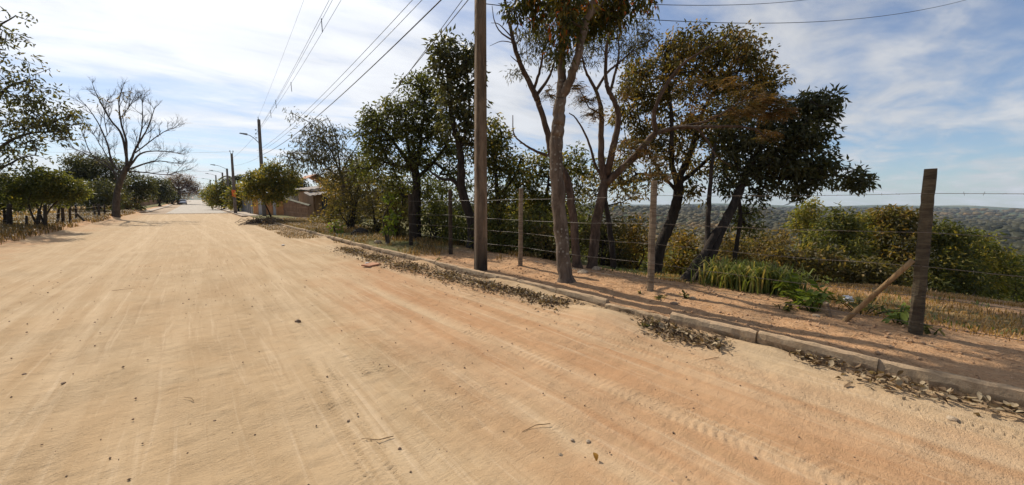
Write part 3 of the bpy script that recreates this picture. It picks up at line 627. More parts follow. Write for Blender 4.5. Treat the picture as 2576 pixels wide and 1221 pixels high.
# --- trees left of the pole
Hl = 12.3
tree('large_leaved_tree', 'tallest tree left of the concrete pole, open crown of big dark leaves',
  [([(1190, 618, Hl), (1186, 556, Hl), (1163, 482, Hl), (1160, 420, Hl), (1156, 371, Hl), (1140, 310, Hl), (1131, 250, Hl), (1127, 170, Hl), (1118, 110, Hl)], 0.17, 0.03),
   ([(1157, 380, Hl), (1175, 320, Hl), (1180, 260, Hl), (1175, 180, Hl)], 0.06, 0.02), ([(1163, 480, Hl), (1140, 455, Hl), (1110, 450, Hl), (1080, 430, Hl+.4)], 0.07, 0.03)],
  [(1120, 118, 32, Hl, 22), (1100, 150, 28, Hl, 14), (1150, 150, 38, Hl, 30), (1180, 130, 26, Hl, 16), (1135, 190, 34, Hl, 22), (1180, 190, 34, Hl, 22), (1130, 240, 40, Hl, 30), (1178, 260, 40, Hl, 30), (1150, 310, 46, Hl, 34), (1190, 330, 40, Hl, 24)],
  M['bark_dark'], M['leaf_dark'], 12, 0.24, (0.20, 0.075), 31, droop=0.6, rmin=0.007, tone=(0.2, 0.95))
He = 14.5
tree('dense_dark_tree', 'dense dark green tree with rounded crown left of the large-leaved tree',
  [([(1046, 607, He), (1047, 540, He), (1048, 457, He), (1040, 400, He)], 0.20, 0.13),
   ([(1045, 440, He), (1000, 370, He), (960, 320, He)], 0.09, 0.03), ([(1046, 430, He), (1060, 340, He), (1070, 260, He)], 0.09, 0.03), ([(1048, 450, He), (1100, 400, He), (1130, 350, He)], 0.08, 0.03), ([(1042, 430, He), (1020, 330, He+.5), (1030, 250, He+.5)], 0.07, 0.03)],
  [(960, 320, 52, He, 56), (930, 285, 24, He, 14), (1000, 290, 55, He, 66), (1040, 230, 40, He, 34), (1075, 210, 34, He, 26), (1060, 290, 60, He, 76), (1100, 270, 50, He, 50), (1010, 370, 64, He, 72), (1080, 370, 70, He, 84), (950, 380, 44, He, 34), (1130, 400, 50, He, 40), (1040, 440, 60, He, 50), (970, 430, 40, He, 24), (1060, 190, 18, He, 6), (925, 340, 34, He, 26), (930, 400, 40, He+.5, 30), (1100, 330, 50, He, 40), (1150, 460, 46, He, 34), (905, 430, 30, He+1, 20), (1000, 480, 44, He+.5, 30)],
  M['bark_dark'], M['leaf_green'], 15, 0.27, (0.15, 0.06), 32, droop=0.6, rmin=0.008, tone=(0.0, 0.6))
tree('yellowing_tree', 'green and yellow leaved tree seen just right of the concrete pole',
  [([(1255, 640, 13.0), (1258, 560, 13.0), (1250, 480, 13.0), (1245, 400, 13.0)], 0.11, 0.05), ([(1252, 500, 13.0), (1290, 450, 13.0), (1310, 400, 13.0)], 0.05, 0.02)],
  [(1240, 330, 34, 13, 24), (1260, 380, 46, 13, 44), (1215, 380, 40, 13, 26), (1290, 420, 40, 13, 32), (1250, 450, 56, 13, 52), (1320, 470, 34, 13.4, 22), (1290, 510, 46, 13.4, 34), (1230, 530, 46, 13.4, 34)],
  M['bark_dark'], M['leaf_green'], 18, 0.29, (0.145, 0.06), 33, droop=0.6, tone=(0.1, 1.0))
tree('back_green_tree', 'leafy green tree right behind the lichen-spotted trunk, lower than its neighbours',
  [([(1370, 640, 13.5), (1372, 540, 13.5), (1380, 450, 13.5)], 0.10, 0.04)],
  [(1380, 420, 44, 13.5, 34), (1340, 430, 36, 13.5, 22), (1430, 400, 36, 13.5, 26), (1440, 450, 44, 13.5, 36), (1370, 490, 50, 13.5, 42), (1330, 520, 40, 13.5, 26), (1440, 530, 46, 13.5, 34), (1480, 420, 30, 13.5, 14)],
  M['bark_dark'], M['leaf_green'], 18, 0.29, (0.145, 0.06), 34, droop=0.5, tone=(0.1, 0.95))
Hw = 21.0
tree('wispy_tree', 'wispy tree with arching bare-looking branches left of the dense dark tree',
  [([(880, 590, Hw), (868, 500, Hw), (858, 440, Hw)], 0.14, 0.09), ([(858, 445, Hw), (838, 390, Hw), (815, 345, Hw), (780, 310, Hw), (735, 285, Hw)], 0.05, 0.012), ([(857, 440, Hw), (850, 380, Hw), (840, 330, Hw), (820, 290, Hw)], 0.05, 0.012), ([(855, 450, Hw), (810, 410, Hw), (760, 380, Hw), (715, 395, Hw)], 0.04, 0.01), ([(860, 430, Hw), (905, 350, Hw), (870, 345, Hw)], 0.03, 0.01)],
  [(800, 330, 34, Hw, 28), (770, 345, 30, Hw, 18), (840, 345, 30, Hw, 22), (810, 375, 40, Hw, 42), (770, 390, 34, Hw, 26), (735, 392, 22, Hw, 12), (850, 395, 40, Hw, 36), (795, 415, 36, Hw, 26), (740, 287, 12, Hw, 4), (850, 330, 14, Hw, 4), (745, 415, 22, Hw, 10), (900, 400, 30, Hw, 16)],
  M['bark_grey'], M['leaf_fine'], 13, 0.42, (0.24, 0.045), 35, droop=1.0, rmin=0.008, wob=0.2)
# --- understorey along the fence: each shrub on its own
def shrub(name, label, x, yb, H, blobs, mat, seed, LW=(0.13, 0.055), per=14, rc=0.3, stems=4, tone=(0.1, 0.9), bark='bark_dark', cat='shrub', group=None, droop=0.4, frond=False):
    rg = np.random.RandomState(seed); base = P(x, yb, H); base[2] = gz(base); limbs = []
    for i in range(stems):
        b = blobs[i % len(blobs)]; tp = P(b[0], b[1], b[3]) + rg.normal(0, 0.15, 3); s = base+np.array([rg.normal(0, 0.12), rg.normal(0, 0.12), 0])
        mid = s+(tp-s)*0.5+rg.normal(0, 0.12, 3)*np.array([1, 1, 0.2])+np.array([0, 0, 0.15])
        limbs.append(([s, mid, tp], 0.018+0.004*H*0.4, 0.010))
    return tree(name, label, limbs, blobs, M[bark], M[mat], per, rc, LW, seed, cat, group, droop, tone, frond, rmin=0.005, sides=6)
U = [('scrub_bush', 'yellow-green bush right beside the house roof', 835, 575, 24, [(850, 480, 34, 24, 34), (855, 510, 36, 24, 40), (830, 545, 26, 24, 20), (800, 552, 18, 24, 10)], 'leaf_scrub', (0.3, 1.0)),
 ('scrub_bush', 'tall brown-green thicket bush right of the house roof', 880, 590, 20, [(880, 440, 40, 20, 36), (900, 490, 50, 20, 56), (870, 540, 46, 20, 44), (930, 420, 34, 20, 22)], 'leaf_scrub', (0.0, 0.7)),
 ('scrub_bush', 'dull brown bush under the left side of the dense dark tree', 945, 600, 18, [(940, 470, 46, 18, 46), (950, 540, 50, 18, 54), (960, 590, 34, 18, 24)], 'leaf_scrub', (0.1, 0.6)),
 ('scrub_bush', 'dark bush left of the dense dark tree trunk', 1000, 612, 15.5, [(1000, 490, 46, 16, 42), (1005, 560, 46, 15.5, 46), (990, 520, 40, 16, 30)], 'leaf_scrub', (0.0, 0.6)),
 ('scrub_bush', 'deep green bush between the dense dark trunk and the curved trunk', 1100, 622, 14.5, [(1100, 500, 46, 15, 44), (1110, 570, 50, 14.5, 52), (1080, 540, 40, 15, 30)], 'leaf_green', (0.0, 0.6)),
 ('scrub_bush', 'green bush filling the gap just left of the concrete pole', 1160, 632, 14.0, [(1150, 560, 44, 14, 40), (1170, 600, 40, 13.5, 36), (1140, 610, 30, 13.5, 20)], 'leaf_green', (0.0, 0.7)),
 ('scrub_bush', 'leafy green bush right of the concrete pole behind wire', 1255, 640, 12.0, [(1250, 570, 46, 12, 48), (1265, 615, 40, 11.5, 40), (1230, 600, 36, 12, 26)], 'leaf_green', (0.1, 0.9)),
 ('scrub_bush', 'green bush behind the slim post nearest the pole', 1320, 650, 11.5, [(1315, 580, 46, 11.5, 46), (1330, 625, 42, 11, 40), (1355, 560, 36, 12, 26)], 'leaf_green', (0.1, 0.8)),
 ('scrub_bush', 'brown-leaved bush left of the lichen-spotted trunk', 1375, 660, 11.0, [(1370, 600, 38, 11, 34), (1385, 640, 32, 10.8, 26)], 'leaf_scrub', (0.1, 0.8)),
 ('scrub_bush', 'shaded bush between the burnt stems', 1530, 675, 11.5, [(1520, 590, 44, 12, 40), (1540, 640, 42, 11.5, 38), (1490, 600, 34, 12, 24)], 'leaf_scrub', (0.0, 0.6)),
 ('scrub_bush', 'yellow-leaved bush left of the slim middle post', 1590, 685, 12.5, [(1585, 575, 36, 12.5, 30), (1600, 620, 46, 12.3, 46), (1570, 650, 34, 12, 24)], 'leaf_olive', (0.4, 1.0)),
 ('scrub_bush', 'yellow-green bush right of the slim middle post', 1710, 690, 13.5, [(1720, 600, 34, 13.5, 28), (1700, 645, 44, 13, 42), (1740, 640, 36, 13, 28)], 'leaf_olive', (0.3, 1.0)),
 ('scrub_bush', 'pale green bush behind the leaning trunks', 1830, 690, 12.5, [(1830, 620, 36, 12.5, 30), (1870, 640, 40, 12.5, 36), (1810, 660, 36, 12, 28)], 'leaf_scrub', (0.3, 1.0)),
 ('scrub_bush', 'brownish dry bush right of the slender dark trunk', 1930, 690, 13.0, [(1920, 610, 34, 13, 24), (1945, 650, 40, 12.5, 30), (1960, 600, 30, 13.5, 18)], 'leaf_scrub', (0.5, 1.0)),
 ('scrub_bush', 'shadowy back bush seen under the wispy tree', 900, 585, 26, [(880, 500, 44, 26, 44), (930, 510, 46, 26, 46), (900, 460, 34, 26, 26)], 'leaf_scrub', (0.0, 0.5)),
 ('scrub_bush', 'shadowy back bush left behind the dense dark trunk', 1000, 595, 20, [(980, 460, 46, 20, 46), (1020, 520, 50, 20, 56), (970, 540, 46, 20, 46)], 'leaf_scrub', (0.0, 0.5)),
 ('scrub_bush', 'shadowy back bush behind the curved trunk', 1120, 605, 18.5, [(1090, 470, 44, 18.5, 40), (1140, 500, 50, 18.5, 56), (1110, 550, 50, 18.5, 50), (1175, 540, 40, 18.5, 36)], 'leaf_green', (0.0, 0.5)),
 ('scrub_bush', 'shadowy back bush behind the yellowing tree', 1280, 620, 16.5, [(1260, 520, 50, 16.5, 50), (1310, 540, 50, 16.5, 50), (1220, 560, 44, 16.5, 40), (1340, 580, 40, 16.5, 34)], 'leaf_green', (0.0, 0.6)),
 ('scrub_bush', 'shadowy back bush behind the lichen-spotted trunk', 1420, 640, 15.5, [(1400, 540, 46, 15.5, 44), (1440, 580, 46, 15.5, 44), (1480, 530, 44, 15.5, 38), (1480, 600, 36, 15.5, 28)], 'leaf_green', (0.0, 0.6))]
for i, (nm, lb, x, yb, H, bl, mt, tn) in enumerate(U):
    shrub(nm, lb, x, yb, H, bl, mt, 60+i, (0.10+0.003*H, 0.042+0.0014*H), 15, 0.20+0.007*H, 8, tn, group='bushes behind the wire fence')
# bright broad-leaved sapling before the dark trunk
shrub('broad_leaved_sapling', 'sapling with bright yellow-green round leaves left of the dense dark trunk', 985, 612, 13.2, [(985, 500, 14, 13.2, 8), (990, 545, 18, 13.2, 12), (980, 575, 14, 13.2, 8)], 'leaf_bright', 90, (0.15, 0.11), 5, 0.16, 2, (0.3, 1.0), 'bark_grey', 'sapling')
shrub('pale_sapling', 'small pale green sapling standing by the kerb grass', 850, 596, 17.0, [(850, 570, 14, 17, 8), (846, 585, 12, 17, 6)], 'leaf_bright', 91, (0.16, 0.10), 5, 0.2, 2, (0.3, 0.9), 'bark_grey', 'sapling')
# valley trees at the right
Vt = [('valley_tree', 'pale green upright small tree rising against the far hills', 2035, 700, 19, [(2035, 535, 34, 19, 40), (2020, 560, 30, 19, 26), (2045, 570, 36, 19, 36), (2050, 610, 40, 18.5, 36)], 'leaf_valley', (0.4, 1.0)),
 ('valley_tree', 'dark green bushy tree right of the pale upright tree', 2105, 715, 16, [(2100, 560, 34, 16, 40), (2130, 575, 36, 16, 40), (2080, 600, 44, 16, 50), (2130, 640, 50, 15.5, 56)], 'leaf_valley', (0.1, 0.8)),
 ('valley_tree', 'round green tree in the middle of the valley clump', 2180, 725, 18, [(2170, 560, 34, 18, 40), (2200, 565, 36, 18, 44), (2185, 610, 54, 17.5, 72), (2210, 650, 46, 17, 48)], 'leaf_valley', (0.2, 1.0)),
 ('valley_tree', 'full green tree partly behind the thick end post', 2260, 730, 17, [(2240, 555, 34, 17, 40), (2275, 560, 38, 17, 46), (2260, 610, 54, 16.5, 70), (2270, 670, 50, 16, 56)], 'leaf_valley', (0.1, 0.95)),
 ('valley_tree', 'green tree just right of the thick end post', 2380, 750, 16, [(2370, 590, 38, 16, 48), (2400, 620, 50, 16, 66), (2370, 670, 50, 15.5, 60), (2420, 700, 44, 15, 44)], 'leaf_valley', (0.15, 0.95)),
 ('valley_tree', 'drooping light green tree at the far right', 2470, 765, 16.5, [(2460, 620, 40, 16.5, 46), (2490, 650, 46, 16.5, 56), (2450, 690, 50, 16, 56), (2510, 700, 50, 16, 56)], 'leaf_valley', (0.2, 1.0)),
 ('valley_tree', 'low dark bush tree at the right picture edge', 2560, 775, 17, [(2550, 680, 40, 17, 40), (2580, 700, 50, 17, 50), (2545, 730, 44, 16.5, 44)], 'leaf_valley', (0.0, 0.6)),
 ('valley_tree', 'tangled scrub with pale dead limb below the valley clump', 2060, 730, 12.5, [(2060, 660, 44, 12.5, 30), (2000, 660, 40, 12.5, 24), (2110, 690, 44, 12.2, 26)], 'leaf_scrub', (0.1, 0.8)),
 ('valley_tree', 'dark tangled scrub left of the thick end post', 2180, 745, 12.0, [(2170, 690, 44, 12, 34), (2220, 700, 40, 12, 30), (2250, 730, 30, 11.5, 18)], 'leaf_scrub', (0.0, 0.6)),
 ('valley_tree', 'low green scrub right of the thick end post', 2350, 760, 13.0, [(2345, 715, 30, 15, 26), (2400, 725, 26, 15, 22), (2460, 732, 24, 15.4, 20)], 'leaf_valley', (0.0, 0.8))]
for i, (nm, lb, x, yb, H, bl, mt, tn) in enumerate(Vt):
    mt = ['leaf_valley', 'leaf_green', 'leaf_valley', 'leaf_olive', 'leaf_green', 'leaf_valley', 'leaf_green', 'leaf_scrub', 'leaf_scrub', 'leaf_green'][i]
    shrub(nm, lb, x, yb, H, bl, mt, 110+i, [(0.16, 0.075), (0.20, 0.07), (0.13, 0.07), (0.22, 0.09)][i % 4], [20, 15, 24, 13][i % 4], [0.30, 0.36, 0.26, 0.34][i % 4], 6, tn, bark='bark_grey', cat='tree', group='trees in the valley below the fence')
# ===PART4===
# ------------------------------------------------------------------ left side of the road
Hq = 19.0
tree('overhanging_tree', 'dark tree at left edge with leafy boughs reaching over the fence',
  [([(-70, 600, Hq), (-60, 520, Hq), (-70, 420, Hq)], 0.24, 0.18), ([(-70, 440, Hq), (-10, 380, Hq), (60, 340, Hq), (150, 330, Hq)], 0.10, 0.03), ([(-70, 430, Hq), (-20, 280, Hq), (20, 220, Hq), (90, 200, Hq)], 0.10, 0.03), ([(-70, 430, Hq), (-40, 200, Hq), (-10, 80, Hq), (40, 40, Hq)], 0.10, 0.02), ([(-65, 460, Hq), (-10, 430, Hq), (50, 400, Hq), (90, 390, Hq)], 0.07, 0.02)],
  [(40, 240, 44, Hq, 21), (100, 250, 42, Hq, 23), (140, 290, 50, Hq, 31), (175, 310, 30, Hq, 12), (80, 310, 56, Hq, 34), (20, 300, 50, Hq, 24), (60, 370, 40, Hq, 17), (10, 400, 44, Hq, 24), (110, 335, 40, Hq, 18), (170, 345, 22, Hq, 6), (20, 160, 40, Hq, 11), (60, 190, 34, Hq, 8), (100, 170, 24, Hq, 3), (0, 80, 40, Hq, 7), (40, 30, 24, Hq, 3), (60, 120, 30, Hq, 4), (-60, 300, 100, Hq, 37), (-40, 130, 80, Hq, 18)],
  M['bark_grey'], M['leaf_dark'], 10, 0.30, (0.23, 0.085), 41, droop=0.5, rmin=0.008, tone=(0.2, 1.0), wob=0.2)
shrub('small_green_tree', 'low round light-green tree leaning over the left fence', 100, 585, 18.5, [(60, 465, 34, 18.5, 34), (100, 455, 40, 18.5, 50), (140, 460, 34, 18.5, 40), (175, 480, 28, 18.5, 26), (40, 490, 34, 18.5, 26), (120, 490, 36, 18.5, 36), (190, 492, 14, 18.5, 8)], 'leaf_green', 42, (0.17, 0.07), 28, 0.36, 4, (0.05, 0.7), cat='tree')
shrub('shaded_tree', 'dark shaded tree at left edge behind the fence posts', 20, 570, 20, [(10, 470, 40, 20, 40), (20, 500, 40, 20, 36), (-20, 480, 50, 20, 40)], 'leaf_dark', 43, (0.2, 0.08), 28, 0.38, 3, (0.2, 1.0), cat='tree')
Ht = 31.5
def L(*p): return [(x, y, Ht) for x, y in p]
bare = [(L((292, 548), (293, 500), (300, 465), (310, 440), (322, 416)), 0.24, 0.17),
 (L((322, 418), (306, 340), (280, 305), (255, 262), (236, 222)), 0.096, 0.02), (L((318, 425), (317, 356), (305, 311), (299, 262), (306, 228)), 0.096, 0.02),
 (L((325, 416), (342, 373), (371, 323), (391, 266)), 0.096, 0.02), (L((326, 418), (358, 385), (412, 381), (457, 388)), 0.081, 0.016), (L((320, 428), (391, 406), (461, 414)), 0.074, 0.016),
 (L((312, 436), (284, 414), (268, 356), (243, 303), (214, 262)), 0.089, 0.02), (L((300, 460), (272, 412), (231, 390), (206, 332)), 0.074, 0.018), (L((306, 445), (240, 400), (177, 369)), 0.067, 0.016),
 (L((346, 373), (358, 311), (358, 249)), 0.059, 0.015), (L((318, 430), (370, 435), (420, 440), (445, 432)), 0.059, 0.015), (L((280, 410), (255, 370), (232, 330)), 0.037, 0.012), (L((340, 385), (400, 340), (432, 322)), 0.052, 0.014),
 (L((300, 300), (325, 270), (335, 250)), 0.030, 0.012), (L((270, 340), (262, 290), (270, 250)), 0.030, 0.012)]
def bare_twigs(root, rg):
    V = []; F = []; n0 = 0
    def shoot(p, d, l, r, lev):
        nonlocal n0
        pts = [p]; q = p.copy(); dd = d.copy(); m = 4
        for i in range(m): dd = dd+rg.normal(0, 0.13, 3)+np.array([0, 0, 0.05]); dd /= np.linalg.norm(dd); q = q+dd*l/m; pts.append(q.copy())
        v, f = tube_geo(pts, np.linspace(r, r*0.45, m+1), 4 if lev < 2 else 3, cap=False); V.append(v); F.extend([[a+n0 for a in t] for t in f]); n0 += len(v)
        if lev < 3:
            for _ in range((5, 4, 2)[lev]):
                t = rg.randint(1, m+1); s = dd+unit(1, rg)[0]*0.75+np.array([0, 0, 0.12]); s /= np.linalg.norm(s); shoot(pts[t], s, l*rg.uniform(0.42, 0.68), r*0.5, lev+1)
    for li, (pts, r0, r1) in enumerate(bare[1:]):
        s = spline(np.array([P(*p) for p in pts]), 6); n = len(s)
        for t in list(np.linspace(0.30, 0.97, 6))+[1.0]:
            a = min(int(t*(n-1)), n-2); d = s[a+1]-s[a]; d = d/np.linalg.norm(d); c = d+(unit(1, rg)[0]*0.75 if t < 1 else 0)+np.array([0, 0, 0.1]); c /= np.linalg.norm(c)
            shoot(s[a], c, rg.uniform(0.7, 1.45)*(1.15-0.4*t), 0.021, 0)
    tag(fastmesh('twigs', np.concatenate(V), np.array(F), M['bark_grey'], root, None), kind='stuff')
    foliage('last_leaves', root, np.array([P(310, 232, Ht), P(300, 240, Ht), P(316, 245, Ht), P(306, 275, Ht), P(262, 248, Ht), P(240, 255, Ht), P(310, 290, Ht)]), 8, 0.35, (0.4, 0.10), M['leaf_scrub'], rg)
tree('bare_tree', 'big leafless tree with thick dark trunk at the left roadside', bare,
  [], M['bark_grey'], M['leaf_olive'], 0, 0.3, (0.2, 0.08), 44, extra=lambda root, c, rg: bare_twigs(root, rg))
FT = [('field_tree', 'dark hedge tree behind the left fence, leftmost', 60, 530, 42, [(40, 490, 30, 42, 36), (80, 485, 30, 42, 36), (10, 480, 30, 42, 30)], 'leaf_dark', 0.6),
 ('field_tree', 'dark hedge tree behind the light-green tree', 145, 532, 42, [(125, 485, 30, 42, 36), (165, 490, 30, 42, 36), (150, 465, 26, 42, 24)], 'leaf_dark', 0.6),
 ('round_dark_tree', 'dark rounded tree behind the big leafless tree', 220, 535, 45, [(190, 425, 30, 45, 40), (230, 420, 36, 45, 56), (265, 430, 34, 45, 46), (220, 460, 44, 45, 60), (280, 470, 36, 45, 40), (170, 460, 24, 45, 20)], 'leaf_dark', 0.55),
 ('shaded_tree', 'shaded tree filling the space left of the leafless trunk', 250, 540, 38, [(250, 480, 34, 38, 36), (225, 500, 30, 38, 28), (275, 500, 26, 38, 22)], 'leaf_dark', 0.45),
 ('roadside_tree', 'dark green tree right of the leafless trunk', 340, 522, 50, [(335, 455, 24, 50, 26), (360, 460, 22, 50, 24), (330, 485, 30, 50, 34), (365, 480, 20, 50, 18)], 'leaf_dark', 0.55),
 ('roadside_tree', 'green tree above the brown street wall', 400, 515, 80, [(405, 462, 16, 80, 24), (395, 480, 18, 80, 26), (415, 485, 16, 80, 22), (380, 480, 12, 80, 12)], 'leaf_dark', 0.8),
 ('roadside_tree', 'low dark shrub tree beside the parked white car', 433, 511, 105, [(425, 494, 13, 105, 26), (437, 499, 8, 105, 12), (415, 500, 9, 105, 12)], 'leaf_dark', 0.9)]
for i, (nm, lb, x, yb, H, bl, mt, rc) in enumerate(FT):
    k = H/20.0; shrub(nm, lb, x, yb, H, bl, mt, 140+i, (0.17*k**.6, 0.075*k**.6), 38, rc*1.15, 3, (0.1, 0.9), cat='tree')
Hk = 112.0
tree('lilac_bare_tree', 'far broad leafless tree with lilac tinge above the parked car',
  [([(452, 508, Hk), (451, 490, Hk), (450, 478, Hk)], 0.45, 0.35), ([(450, 482, Hk), (430, 462, Hk), (418, 452, Hk)], 0.22, 0.06), ([(450, 480, Hk), (450, 460, Hk), (445, 446, Hk)], 0.22, 0.06), ([(451, 480, Hk), (470, 462, Hk), (480, 450, Hk)], 0.22, 0.06), ([(451, 484, Hk), (480, 478, Hk), (494, 472, Hk)], 0.18, 0.05)],
  [(430, 456, 14, Hk, 22), (450, 452, 16, Hk, 30), (472, 455, 15, Hk, 26), (487, 467, 13, Hk, 20), (440, 475, 18, Hk, 26), (470, 478, 18, Hk, 26), (492, 482, 8, Hk, 10), (455, 495, 16, Hk, 16)],
  M['bark_grey'], M['leaf_lilac'], 34, 1.2, (0.5, 0.12), 45, rmin=0.03, rmax=0.2, seg=1.5, tone=(0.0, 0.9))

def palm(name, label, x, yb, H, ytop, n, flen, mat, seed, trunk_r=0.14, cat='palm'):
    rg = np.random.RandomState(seed); base = P(x, yb, H); base[2] = gz(base); top = P(x, ytop, H); top[0] = base[0]; top[1] = base[1]
    root = thing(name, label, cat, base)
    mb = MB(); h = max(top[2]-base[2], 0.1); mb.tube([base+np.array([0, 0, -0.2]), base+np.array([0.02, 0, h*0.5]), top], [trunk_r*1.3, trunk_r, trunk_r*0.8], 8, 0, 0.08, rg); mb.build('trunk', M['bark_grey'], root, True)
    for i in range(n):
        a = 2*math.pi*(i+rg.rand()*0.6)/n; e = rg.uniform(0.1, 1.1); d = np.array([math.cos(a)*math.cos(e), math.sin(a)*math.cos(e), math.sin(e)])
        t = np.linspace(0, 1, 12)[:, None]; rib = top+d*flen*t+np.array([0, 0, -1])*flen*0.75*t*t
        Ps = []; Ds = []; T = np.gradient(rib, axis=0); s = np.cross(d, [0, 0, 1.0]); s /= np.linalg.norm(s)
        for j in range(1, 12):
            for k in (0, 0.5):
                q = rib[j-1]+(rib[j]-rib[j-1])*k
                for sg in (-1, 1): Ps.append(q); Ds.append(s*sg+T[j]/np.linalg.norm(T[j])*0.7+np.array([0, 0, -0.35]))
        v, f = leaf_geo(np.array(Ps), np.array(Ds), flen*0.26*rg.uniform(0.7, 1.1, len(Ps)), flen*0.035, rg)
        rv, rf = tube_geo(rib, np.linspace(0.02, 0.006, 12)*flen/1.6, 3); rt = np.array([[q[0], q[1], q[2]] for q in rf if len(q) == 4]+[[q[0], q[2], q[3]] for q in rf if len(q) == 4])
        fastmesh('frond', np.concatenate([v, rv]), np.concatenate([f, rt+len(v)]), mat, root, rg.uniform(0.1, 0.9)*np.ones(len(v)+len(rv)))
    return root
palm('palm_shrub', 'low yellow-green palm clump right of the leafless trunk', 322, 532, 50, 522, 16, 2.3, M['leaf_bright'], 51)
palm('coconut_palm', 'palm crown rising behind the pole with orange sign', 596, 520, 64, 452, 15, 3.2, M['leaf_dark'], 52)
shrub('palm_shrub_bush', 'green bush under the low palm clump', 318, 535, 47, [(305, 520, 14, 47, 14), (345, 522, 14, 47, 14), (325, 515, 14, 47, 12)], 'leaf_scrub', 53, (0.3, 0.12), 12, 0.5, 3, (0.3, 1.0))

# ------------------------------------------------------------------ fences
rg = np.random.RandomState(5)
def post_mesh(base, top, r0, r1, rng, sides=10, rings=16, rough=0.05, flat=True):
    base = np.array(base, float); top = np.array(top, float); pts = []; rad = []
    for t in np.linspace(0, 1, rings):
        pts.append(base+(top-base)*t+rng.normal(0, 0.025, 3)*r0*np.array([1, 1, 0])); rad.append((r0+(r1-r0)*t)*(1+rng.normal(0, 0.012)))
    mb = MB(); mb.tube(pts, rad, sides, 0, rough, rng); return mb
def wire_mesh(pts, r=0.0035, barbs=True, rng=rg, sag=0.02, step=0.13):
    mb = MB()
    for a, b in zip(pts[:-1], pts[1:]):
        a = np.array(a, float); b = np.array(b, float); Ld = np.linalg.norm(b-a); n = max(5, int(Ld/0.25)); t = np.linspace(0, 1, n)[:, None]
        c = a+(b-a)*t+np.array([0, 0, -1])*sag*Ld*0.35*np.sin(math.pi*t)+rng.normal(0, 0.004, (n, 3))*np.sin(math.pi*t)
        mb.tube(c, r, 4, 0, 0, None, False)
        if barbs:
            for s in np.arange(0.1, Ld, step):
                q = a+(b-a)*s/Ld+np.array([0, 0, -1])*sag*Ld*0.35*math.sin(math.pi*s/Ld); d = unit(1, rng)[0]*0.02
                mb.tube([q-d, q+d], r*0.7, 3, 0, 0, None, False)
    return mb
fence = thing('barbed_wire_fence', 'barbed wire fence with ringed wooden posts along the right verge', 'fence', on(5.6, 3.0))
def ptop(b, ypx):      # height above a base point that shows at photo row ypx
    lo, hi = 0.0, 4.0
    for _ in range(40):
        m = (lo+hi)/2; v = np.array([b[0], b[1], m])-CAMP; yy = PH/2-FPX*(v @ cup)/(v @ fwd)
        if yy > ypx: lo = m
        else: hi = m
    return lo
PB = [(-5.1, 6.45, None, 0.06, 'm'), (2303, 840, 425, 0.057, 'b'), (1636, 731, 455, 0.052, 'p'), (1309, 668, 474, 0.050, 'p'), (1134, 640, 478, 0.055, 'o'), (1034, 617, 488, 0.06, 'o')]
posts = []
for i, (x, y, yt, r, k) in enumerate(PB):
    if k == 'm': b = np.array([6.45, -5.1, 0]); b[2] = gz(b); zt = 1.95; q = b
    else:
        z = 0.1
        for _ in range(6): b = G(x, y, z); z = gz(b)
        b[2] = z; zt = ptop(b, yt)
    tp = np.array([b[0], b[1], zt])
    if k == 'b': tp = tp+np.array([-0.03, 0.03, 0])
    if x == 1636: tp = P(1646, 455, HF(b))
    o = post_mesh(b-np.array([0, 0, 0.3]), tp, r*1.05, r*0.98 if k != 'b' else r*0.90, rg, 12 if k == 'b' else 9, 30, 0.05).build('post', M['bigpost'] if k == 'b' else (M['post'] if k == 'p' else M['oldpost']), fence, False)
    if k == 'b': o['label'] = 'thick dark ringed end post'
    posts.append((b, tp, r))
for lv in range(5):
    fr = [0.865, 0.62, 0.43, 0.24, 0.085][lv]; pts = []
    for (b, tp, r) in posts:
        q = b+(tp-b)*(fr+rg.normal(0, 0.012)); q = q-np.array([r*0.9, 0, 0]); pts.append(q)
    wire_mesh(pts, 0.0030 if lv else 0.0026).build('wire', M['wire'], fence)
b, tp, r = posts[1]
e0 = G(2112, 808, 0.10); e0[2] = gz(e0)-0.08; e1 = P(2296, 655, HF(b)-0.02)
post_mesh(e0, e1, 0.030, 0.026, rg, 9, 10, 0.04).build('brace', M['brace'], fence, True)['label'] = 'slanting peeled pole brace of the end post'
s0 = G(2092, 800, 0.1); s0[2] = gz(s0)-0.1; s1 = P(2077, 762, HF(s0))
mb = MB(); mb.box((-0.03, -0.018, 0), (0.03, 0.018, np.linalg.norm(s1-s0)), Matrix.Translation(Vector(s0)) @ Vector(s1-s0).to_track_quat('Z', 'Y').to_matrix().to_4x4())
st = mb.build('wooden_stake', M['post']); tag(st, 'short grey wooden stake beside the foot of the fence brace', 'stake')
# left fence
lf = thing('left_wire_fence', 'old wire fence with crooked dark posts along the left field', 'fence', on(-5.4, 27))
LP = [(-40, 575, -40, 512, .09), (23, 572, 23, 514, .10), (66, 573, 66, 543, .05), (92, 573, 99, 530, .07), (113, 573, 113, 516, .07), (142, 563, 149, 516, .06), (157, 564, 157, 514, .07), (175, 567, 176, 516, .06), (192, 557, 190, 516, .06), (239, 545, 235, 514, .07), (250, 549, 247, 513, .08), (264, 543, 262, 514, .07)]
lpts = []
for (x0, y0, x1, y1, r) in LP:
    z = 0.27
    for _ in range(6): b = G(x0, y0, z); z = gz(b)
    tp = P(x1, y1, HF(b)); post_mesh(b-np.array([0, 0, 0.3]), tp, r, r*0.85, rg, 7, 8, 0.1).build('post', M['oldpost'], lf, True)
    if x0 not in (66, 92, 142, 192, 239): lpts.append((b, tp))
for fr in (0.85, 0.58, 0.3):
    wire_mesh([b+(t-b)*fr for b, t in lpts], 0.006, False).build('wire', M['wire'], lf)
